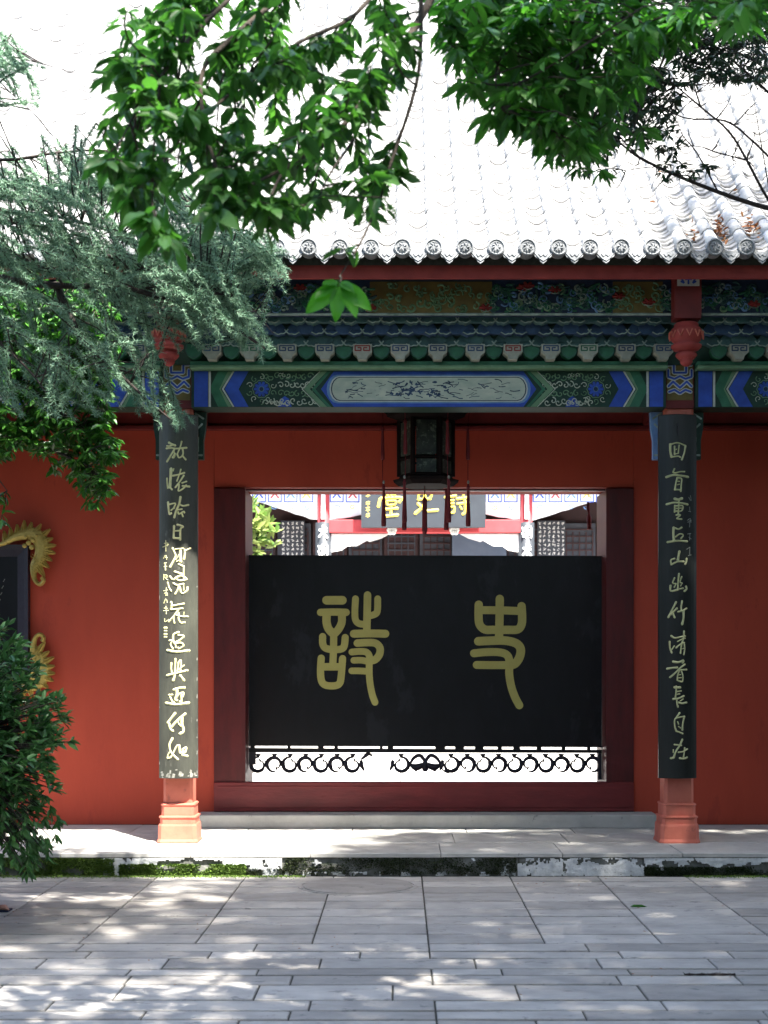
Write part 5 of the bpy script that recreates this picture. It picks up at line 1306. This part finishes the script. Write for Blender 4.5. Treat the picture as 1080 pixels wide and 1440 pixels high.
for x,y in tips:
    if 208<x<268 and 452<y<560 and r.random()<.85: continue
    Y=r.uniform(7.6,8.5); t=at(x,y,Y)
    ll=r.uniform(.16,.40); an=r.gauss(.55,.5) if y<430 else r.gauss(.95,.45); p0=t+Vector((-math.cos(an)*ll,r.uniform(-.12,.12),math.sin(an)*ll))
    m_=min(nodes,key=lambda s:(s-p0).length)
    if (m_-p0).length>.08: lb.tube(wander(m_,p0,3,.06,r),[.005,.0045,.004,.0035],4)
    tw=wander(p0,t,6,.10,r,sag=-.05); tw=[Vector(p) for p in tw]
    # droop the end
    e=tw[-1]; dirn=(tw[-1]-tw[-3]).normalized(); q=e+(dirn+Vector((.3,0,-.6))).normalized()*r.uniform(.03,.09); tw.append(q)
    lb.tube(tw,[.0045,.004,.0035,.003,.0025,.002,.0015,.001],4) if len(tw)==8 else lb.tube(tw,.002,4)
    acc=[p for p in catmull([tuple(p) for p in tw],4)]
    tot=sum((acc[i+1]-acc[i]).length for i in range(len(acc)-1)); start=max(0,tot-.55); s_=0
    for i in range(len(acc)-1):
        seg=(acc[i+1]-acc[i]); l=seg.length; 
        if s_+l>start:
            k=max(1,int(l/.012)); 
            for j in range(k):
                p=acc[i]+seg*((j+r.random())/k)
                NP.append(tuple(p)); ND.append(tuple(seg.normalized()))
        s_+=l
lb.obj('boughs',M['bark2'],ced,smooth=True)
NP=np.array(NP); ND=np.array(ND); rep=13
P=np.repeat(NP,rep,0)+rg.normal(0,.004,(len(NP)*rep,3)); D=np.repeat(ND,rep,0)*.45+rg.normal(0,.72,(len(NP)*rep,3))
n=len(P); D/=np.linalg.norm(D,axis=1)[:,None]; L=rg.uniform(.018,.038,n)
S=np.cross(D,rg.normal(0,1,(n,3))); S/=np.linalg.norm(S,axis=1)[:,None]; S*=.0023
V=np.stack([P-S,P+S,P+D*L[:,None]],1).reshape(-1,3)
me=bpy.data.meshes.new('needles'); me.vertices.add(n*3); me.vertices.foreach_set('co',V.reshape(-1)); me.loops.add(n*3); me.loops.foreach_set('vertex_index',np.arange(n*3)); me.polygons.add(n); me.polygons.foreach_set('loop_start',np.arange(n)*3); me.polygons.foreach_set('loop_total',np.full(n,3)); me.materials.append(LM['cedar']); me.update(calc_edges=True)
a=me.attributes.new('rnd','FLOAT','POINT'); rn=np.clip(np.repeat(np.repeat(rg.random(len(NP)),rep)*.6+rg.random(n)*.4,3),0,1); a.data.foreach_set('value',rn)
tag(link('needles',me,ced),kind='stuff'); print('needles',n)
# ---- glossy tree behind the cedar, left edge
r=random.Random(88)
limE=[(.03,L_([(-300,560),(-120,520),(0,500),(80,500),(140,540)],9.1,9.0)),(.02,L_([(-200,540),(-60,600),(40,620),(110,650),(150,680)],9.1,8.9)),(.02,L_([(-200,480),(-40,430),(60,400),(130,400)],9.2,9.1)),(.015,L_([(0,500),(60,560),(130,610),(165,640)],9.0,8.9)),(.012,L_([(-60,600),(-20,650),(10,690)],9.0,8.9))]
silE=[(-90,400),(40,380),(130,395),(165,440),(160,520),(150,560),(168,632),(150,650),(155,690),(130,705),(100,672),(60,668),(40,640),(5,640),(-90,700)]
tipsE=[at(x,y,r.uniform(8.75,9.3)) for x,y in sample_poly(silE,620,r)]
tipsE+=[at(x,y,8.85) for x,y in ((168,640),(160,632),(150,665),(152,690),(138,706),(125,705),(118,690),(140,640),(2,730),(-4,700))]
build_tree('osmanthus_tree','glossy green tree with dense small leaves against the red wall at the left edge','tree',None,(-4.6,9.2),(-4.0,9.15,2.9),limE,tipsE,.075,.030,'osm',9,0,[],0,0,hang=.4,trunk_r=.11,per=(6,9))
# ---- clipped bush, lower left
rg=np.random.default_rng(5); r=random.Random(5)
bs=empty('clipped_bush',(-2.62,7.95,0),'rounded dark green bush with narrow leaves at the lower left edge','bush')
C0=Vector((-2.62,7.95,1.02)); b=MB(); nodes=[]
for k in range(7):
    b.tube(wander((-2.62+r.uniform(-.1,.1),7.95+r.uniform(-.1,.1),-.02),C0+Vector((r.uniform(-.4,.5),r.uniform(-.4,.4),r.uniform(-.2,.4))),6,.08,r),[.035-.004*i for i in range(7)],6)
P=[];D=[];tw=[]
for k in range(1900):
    v=Vector((r.gauss(0,1),r.gauss(0,1),r.gauss(0,1))).normalized()
    if v.z<-.75: continue
    rad=r.uniform(.55,1.0)*(1+.10*noise.noise(v*2.2)+.05*noise.noise(v*6))
    ex,ez=.77,.80
    p=C0+Vector((v.x*ex*rad,v.y*ex*rad,v.z*ez*rad))
    if p.z<.2: continue
    b.tube([C0+(p-C0)*.45,C0+(p-C0)*.8,p],[.006,.004,.002],4)
    nd=v*.8+Vector((0,0,.25))
    for i in range(r.randint(7,10)):
        d=nd+Vector((r.gauss(0,.75),r.gauss(0,.75),r.gauss(0,.6)))-Vector((0,0,.15)); P.append(tuple(p-nd*r.uniform(0,.06))); D.append(tuple(d))
for k in range(50):  # drooping lower skirt
    x=wx(r.uniform(-40,75),7.7); p=Vector((x,r.uniform(7.55,8.0),wz(r.uniform(1150,1228),7.75)))
    b.tube([C0+(p-C0)*.5+Vector((0,0,.1)),p],[.005,.002],4)
    for i in range(8):
        P.append(tuple(p+Vector((0,0,r.uniform(0,.06))))); D.append((r.gauss(.2,.5),r.gauss(0,.5),-r.uniform(.4,1.2)))
b.obj('branches',M['bark2'],bs)
P=np.array(P); D=np.array(D); n=len(P); L=rg.uniform(.045,.078,n)
tag(leaf_mesh('foliage',P,D,L,L*.42,LM['bush'],bs,seed=5),kind='stuff')
# ---- shrub added outside the frame on the right to block light from the porch
cm=empty('light_block_shrub',(4.5,8.7,0),'unseen shrub added beside the right end of the forecourt to block light','shrub')
b=MB()
for k in range(6): b.tube(wander((4.5+r.uniform(-.15,.15),8.7,-.02),(4.5+r.uniform(-.9,.9),8.7+r.uniform(-.5,.5),r.uniform(1.6,3)),6,.08,r),[.045-.005*i for i in range(7)],6)
b.obj('stems',M['bark'],cm); P=rg.normal(0,1,(15000,3)); P/=np.linalg.norm(P,axis=1)[:,None]; P*=(rg.uniform(.35,1,15000)**.6)[:,None]; P=P*[1.2,.95,1.6]+[4.5,8.7,1.75]; P=P[P[:,2]>.12]; n=len(P); L=rg.uniform(.06,.10,n)
tag(leaf_mesh('foliage',P,rg.normal(0,1,(n,3)),L,L*.45,LM['bush'],cm,seed=15),kind='stuff')
# ---- courtyard shrub seen through the door
r=random.Random(15); rg=np.random.default_rng(15)
SYY=20.0; cs=empty('courtyard_shrub',(wx(352,SYY),SYY,0),'pale yellow green magnolia shrub in the courtyard at the left of the view through','shrub')
b=MB(); top=at(362,735,SYY); b.tube(wander((wx(352,SYY),SYY,0),top,7,.02,r),[.05-.005*i for i in range(8)],8); b.obj('trunk',M['bark'],cs)
P=[];D=[]
for k in range(46):
    p=at(358+r.gauss(0,13),750+r.gauss(0,20),SYY+r.uniform(-.3,.3))
    for i in range(7): P.append(tuple(p)); D.append((r.gauss(0,.8),r.gauss(0,.8),r.gauss(.5,.5)))
P=np.array(P); n=len(P); L=rg.uniform(.13,.2,n)
tag(leaf_mesh('foliage',P,np.array(D),L,L*.4,LM['yl'],cs,seed=4),kind='stuff')
# ---- small litter on the paving
r=random.Random(3)
tg_=MB(); pts=[at(962+i*8,1371+(2 if 2<i<7 else 0)+(-2 if i==9 else 0)+r.uniform(-1,1),2035*1.41/(1372-945)) for i in range(10)]
pts=[Vector((p.x,p.y,.006)) for p in pts]; tg_.tube(pts,[.003+.003*(i%2) for i in range(10)],6)
for i in range(30):
    t=r.uniform(0,8.99); k=int(t); p=pts[k].lerp(pts[k+1],t-k); tg_.tube([p,p+Vector((r.uniform(-.012,.012),r.uniform(-.015,.015),r.uniform(.002,.01)))],[.0025,.0008],4)
tag(tg_.obj('fallen_catkin',M['bark2']),'thin dark catkin lying on the paving at the lower right','catkin')
P=np.array([[wx(885,8.7),8.68,.004]]); tag(leaf_mesh('fallen_leaf',P,np.array([[1.,.2,.03]]),np.array([.13]),np.array([.05]),LM['B'],seed=3,up=np.array([[0,0,1.]])),'single green leaf lying flat on the paving right of centre','leaf')
n=60; P=np.stack([np.random.default_rng(3).uniform(-2.8,2.9,n),np.random.default_rng(4).uniform(6,9.9,n),np.full(n,.004)],1)
tag(leaf_mesh('leaf_litter',P,np.random.default_rng(6).normal(0,1,(n,3))*[1,1,.08],np.full(n,.018),np.full(n,.009),M['dryleaf'],seed=8,up=np.tile([0,0,1.],(n,1))),'tiny scattered leaf scraps on the paving','leaf litter',kind='stuff')
# ---- person, almost all outside the frame; only toes show past the bush
def skinfig(name,J,E,mats,par,lv=2):
    me=bpy.data.meshes.new(name); me.from_pydata([j[0] for j in J],E,[]); me.materials.append(mats)
    o=link(name,me,par); sk=o.modifiers.new('skin','SKIN')
    for i,j in enumerate(J): me.skin_vertices[0].data[i].radius=(j[1],j[2] if len(j)>2 else j[1])
    me.skin_vertices[0].data[0].use_root=True; o.modifiers.new('sub','SUBSURF').levels=lv; o.modifiers['sub'].render_levels=lv
    return o
toe=Vector((wx(9,8.57),8.57,0)); bx=toe.x-.17
ps=empty('person',(bx,8.62,0),'person walking in a navy strapped sandal, only the toes showing past the bush','person')
def V3(x,y,z): return (bx+x,8.62+y,z)
J=[(V3(0,0,.92),.13,.10),(V3(0,0,1.12),.12,.095),(V3(0,0,1.32),.15,.10),(V3(0,0,1.43),.07,.06),(V3(.0,0,1.50),.05),(V3(.02,0,1.56),.075),(V3(.02,0,1.64),.085),
 (V3(0,-.09,.86),.095),(V3(.03,-.09,.48),.055),(V3(-.02,-.09,.10),.036),(V3(.05,-.09,.035),.032,.025),(V3(.13,-.09,.028),.030,.020),
 (V3(0,.09,.86),.095),(V3(-.05,.09,.48),.055),(V3(-.22,.09,.12),.036),(V3(-.16,.09,.04),.032,.025),(V3(-.08,.09,.028),.030,.020),
 (V3(0,-.18,1.38),.055),(V3(-.04,-.23,1.12),.042),(V3(.04,-.24,.88),.028),(V3(.06,-.24,.81),.030,.016),
 (V3(0,.18,1.38),.055),(V3(.02,.23,1.12),.042),(V3(.12,.24,.9),.028),(V3(.15,.24,.83),.030,.016)]
E=[(0,1),(1,2),(2,3),(3,4),(4,5),(5,6),(0,7),(7,8),(8,9),(9,10),(10,11),(0,12),(12,13),(13,14),(14,15),(15,16),(2,17),(17,18),(18,19),(19,20),(2,21),(21,22),(22,23),(23,24)]
# feet are aimed so that the front foot ends at the spot seen in the photograph
body=skinfig('body',J,E,M['skin'],ps)
for fy,fx in ((-.09,.15),(.09,-.06)):
    for i in range(5):
        q=MB(); y0=8.62+fy-.032+i*.016; x0=bx+fx+(.012 if i in(0,1) else .006)
        l=.035-.004*i; q.tube([(x0-.02,y0,.022),(x0+l*.5,y0,.024),(x0+l,y0,.016),(x0+l+.008,y0,.013)],[.010,.0105,.0085,.003],8); q.obj('toe',M['skin'],ps,smooth=True)
        q=MB()
    q=MB(); q.bbox(bx+fx-.22,bx+fx+.055,8.62+fy-.048,8.62+fy+.048,0.001,.012,.003); q.obj('sandal_sole',M['navycloth'],ps)
    q=MB(); q.tube([(bx+fx-.03+.0,8.62+fy+.042*math.cos(t),.012+.045*math.sin(t)) for t in [i*math.pi/8 for i in range(9)]],.009,6); q.obj('sandal_strap',M['navycloth'],ps,smooth=True)
for side in (-1,1):
    for i in range(4):
        q=MB(); hx=(.06 if side<0 else .15)+.012*i-.018; y0=.24*side; z0=.81 if side<0 else .83
        q.tube([V3(hx,y0,z0),V3(hx+.006,y0,z0-.045),V3(hx+.002,y0-side*.012,z0-.078+.006*abs(i-1))],[.009,.008,.006],6); q.obj('finger',M['skin'],ps,smooth=True)
    q=MB(); q.tube([V3(hx+.0,y0,z0+.03),V3(hx+.03,y0-side*.01,z0),V3(hx+.034,y0-side*.015,z0-.03)],[.010,.009,.006],6); q.obj('thumb',M['skin'],ps,smooth=True)
skinfig('shirt',[(V3(0,0,.95),.15,.12),(V3(0,0,1.12),.14,.112),(V3(0,0,1.32),.165,.115),(V3(0,0,1.42),.09,.08),(V3(0,-.19,1.37),.07),(V3(-.03,-.22,1.2),.06),(V3(0,.19,1.37),.07),(V3(.01,.22,1.2),.06)],[(0,1),(1,2),(2,3),(2,4),(4,5),(2,6),(6,7)],M['greycloth'],ps)
skinfig('shorts',[(V3(0,0,.98),.14,.115),(V3(0,0,.9),.14,.115),(V3(0,-.09,.84),.11),(V3(.02,-.09,.56),.085),(V3(0,.09,.84),.11),(V3(-.04,.09,.56),.085)],[(0,1),(1,2),(2,3),(1,4),(4,5)],M['navycloth'],ps)
hr=MB(); c=Vector(V3(.005,0,1.64)); rs=[]
for i in range(7):
    a=i/6*math.pi*.55; rs.append([(c.x-.012+.098*math.sin(a+.02)*math.cos(t),c.y+.088*math.sin(a+.02)*math.sin(t),c.z+.115*math.cos(a)) for t in [k*math.pi/8 for k in range(16)]])
hr.rings(rs); hr.obj('hair',M['iron'],ps,smooth=True)
fc=MB(); fc.tube([V3(.095,0,1.645),V3(.115,0,1.615),V3(.10,0,1.605)],[.008,.014,.008],8); fc.obj('nose',M['skin'],ps,smooth=True)
for s in(-1,1):
    q=MB(); q.tube([V3(.088,s*.032,1.65),V3(.100,s*.032,1.65)],[.013,.006],8); q.obj('eye',M['hallwhite'],ps,smooth=True)
    q=MB(); q.tube([V3(.02,s*.085,1.655),V3(.015,s*.095,1.63),V3(.02,s*.085,1.605)],[.012,.014,.008],8); q.obj('ear',M['skin'],ps,smooth=True)
q=MB(); q.tube([V3(.092,-.022,1.585),V3(.101,0,1.583),V3(.092,.022,1.585)],[.004,.007,.004],8); q.obj('mouth',M['carvered'],ps,smooth=True)

# ---- unseen wall, hedges and trees added to keep low sky light off the porch
r=random.Random(61); rg=np.random.default_rng(61)
gw=empty('light_block_wall',(0,-9,0),'unseen red wall added on the side away from the gate to block low light','wall')
b=MB(); b.box(-14,14,-9.2,-8.9,0,2.6); b.obj('wall',M['wall'],gw)
b=MB(); b.rings([[(x,-9.5,2.55),(x,-9.05,2.85),(x,-8.6,2.55),(x,-8.6,2.5),(x,-9.5,2.5)] for x in (-14.1,14.1)]); b.obj('coping',M['tile'],gw)
HG=[((-10,-7.6),(10,-7.6),1.0,5.2,'behind the camera in front of the added wall'),((-10.6,-7),(-10.6,9),.9,4.6,'on the far left of the forecourt'),((10.2,-7),(10.2,11),.9,4.6,'on the far right of the forecourt')]  # hedge rows added out of view to shut out horizon light
LM['hedge']=leafmat('block_hedge_leaf',(.010,.03,.010),(.03,.08,.02),.5,.15)
for (ax,ay),(bx_,by_),hw_,hh_,ll_ in HG:
    n=26000; t=rg.random(n); dx,dy=bx_-ax,by_-ay; ln_=math.hypot(dx,dy); ux,uy=-dy/ln_,dx/ln_; sd=np.sign(rg.normal(0,1,n))*hw_*rg.uniform(.6,1,n)
    P=np.stack([ax+dx*t+ux*sd,ay+dy*t+uy*sd,hh_*rg.random(n)**.9],1)
    o=empty('light_block_hedge',((ax+bx_)/2,(ay+by_)/2,0),'unseen light blocking hedge added '+ll_,'hedge','added light blocking hedges')
    b=MB()
    for k in range(40): q=(k+.5)/40; x,y=ax+dx*q,ay+dy*q; b.tube([(x,y,0),(x+r.uniform(-.2,.2),y+r.uniform(-.2,.2),hh_-.5)],[.04,.015],5)
    tag(b.obj('stems',M['bark2'],o),kind='stuff'); L=rg.uniform(.16,.3,n); tag(leaf_mesh('foliage',P,rg.normal(0,1,(n,3)),L,L*.5,LM['hedge'],o,seed=3),kind='stuff')
LM['far']=leafmat('block_tree_leaf',(.015,.05,.015),(.04,.12,.03),.5,.25)
SIDE=['at the left behind the camera','behind the camera, left of the middle','behind the camera in the middle','behind the camera, right of the middle','at the right behind the camera','beside the forecourt on the right','beside the forecourt on the left','on the right, next to the forecourt edge']
for k,(tx,ty,rr_,hz,zl) in enumerate(((-8.5,-6,3.4,10,1.2),(-4.4,-7,3.0,12,1.2),(.2,-7.4,3.0,12,1.2),(4.6,-6.6,3.2,12,1.2),(8.4,-4.5,3.4,11,1.0),(8.6,1.6,2.9,9.5,.8),(-9.2,.6,3.0,9,.8),(8.4,6.8,2.3,7.5,.6))):  # trees added out of view to darken the upper porch walls
    o=empty('light_block_tree',(tx,ty,0),'unseen light blocking tree added '+SIDE[k],'tree','added light blocking trees')
    b=MB(); b.tube(wander((tx,ty,-.05),(tx+r.uniform(-.4,.4),ty,hz-1.5),8,.06,r),[.22-.02*i for i in range(9)],9)
    for j in range(14):
        a=r.uniform(0,6.28); z0=r.uniform(1.6,hz-3); b.tube(wander((tx,ty,z0),(tx+rr_*.8*math.cos(a),ty+rr_*.8*math.sin(a),z0+r.uniform(.6,1.8)),5,.08,r),[.07,.055,.04,.03,.02,.01],5)
    b.obj('trunk',M['bark'],o,smooth=True)
    C=[]
    while len(C)<230:
        v=rg.normal(0,1,3); v/=np.linalg.norm(v); v*=rg.uniform(.55,1)**.5
        C.append((tx+v[0]*rr_,ty+v[1]*rr_*.8,(zl+hz)/2+v[2]*(hz-zl)/2))
    P=np.repeat(np.array(C),42,0); n=len(P); P=P+rg.normal(0,.34,(n,3)); P=P[P[:,2]>.3]; n=len(P)
    L=rg.uniform(.14,.24,n); f_=leaf_mesh('foliage',P,rg.normal(0,1,(n,3)),L,L*.5,LM['far'],o,seed=k); tag(f_,kind='stuff')
bpy.context.view_layer.update()
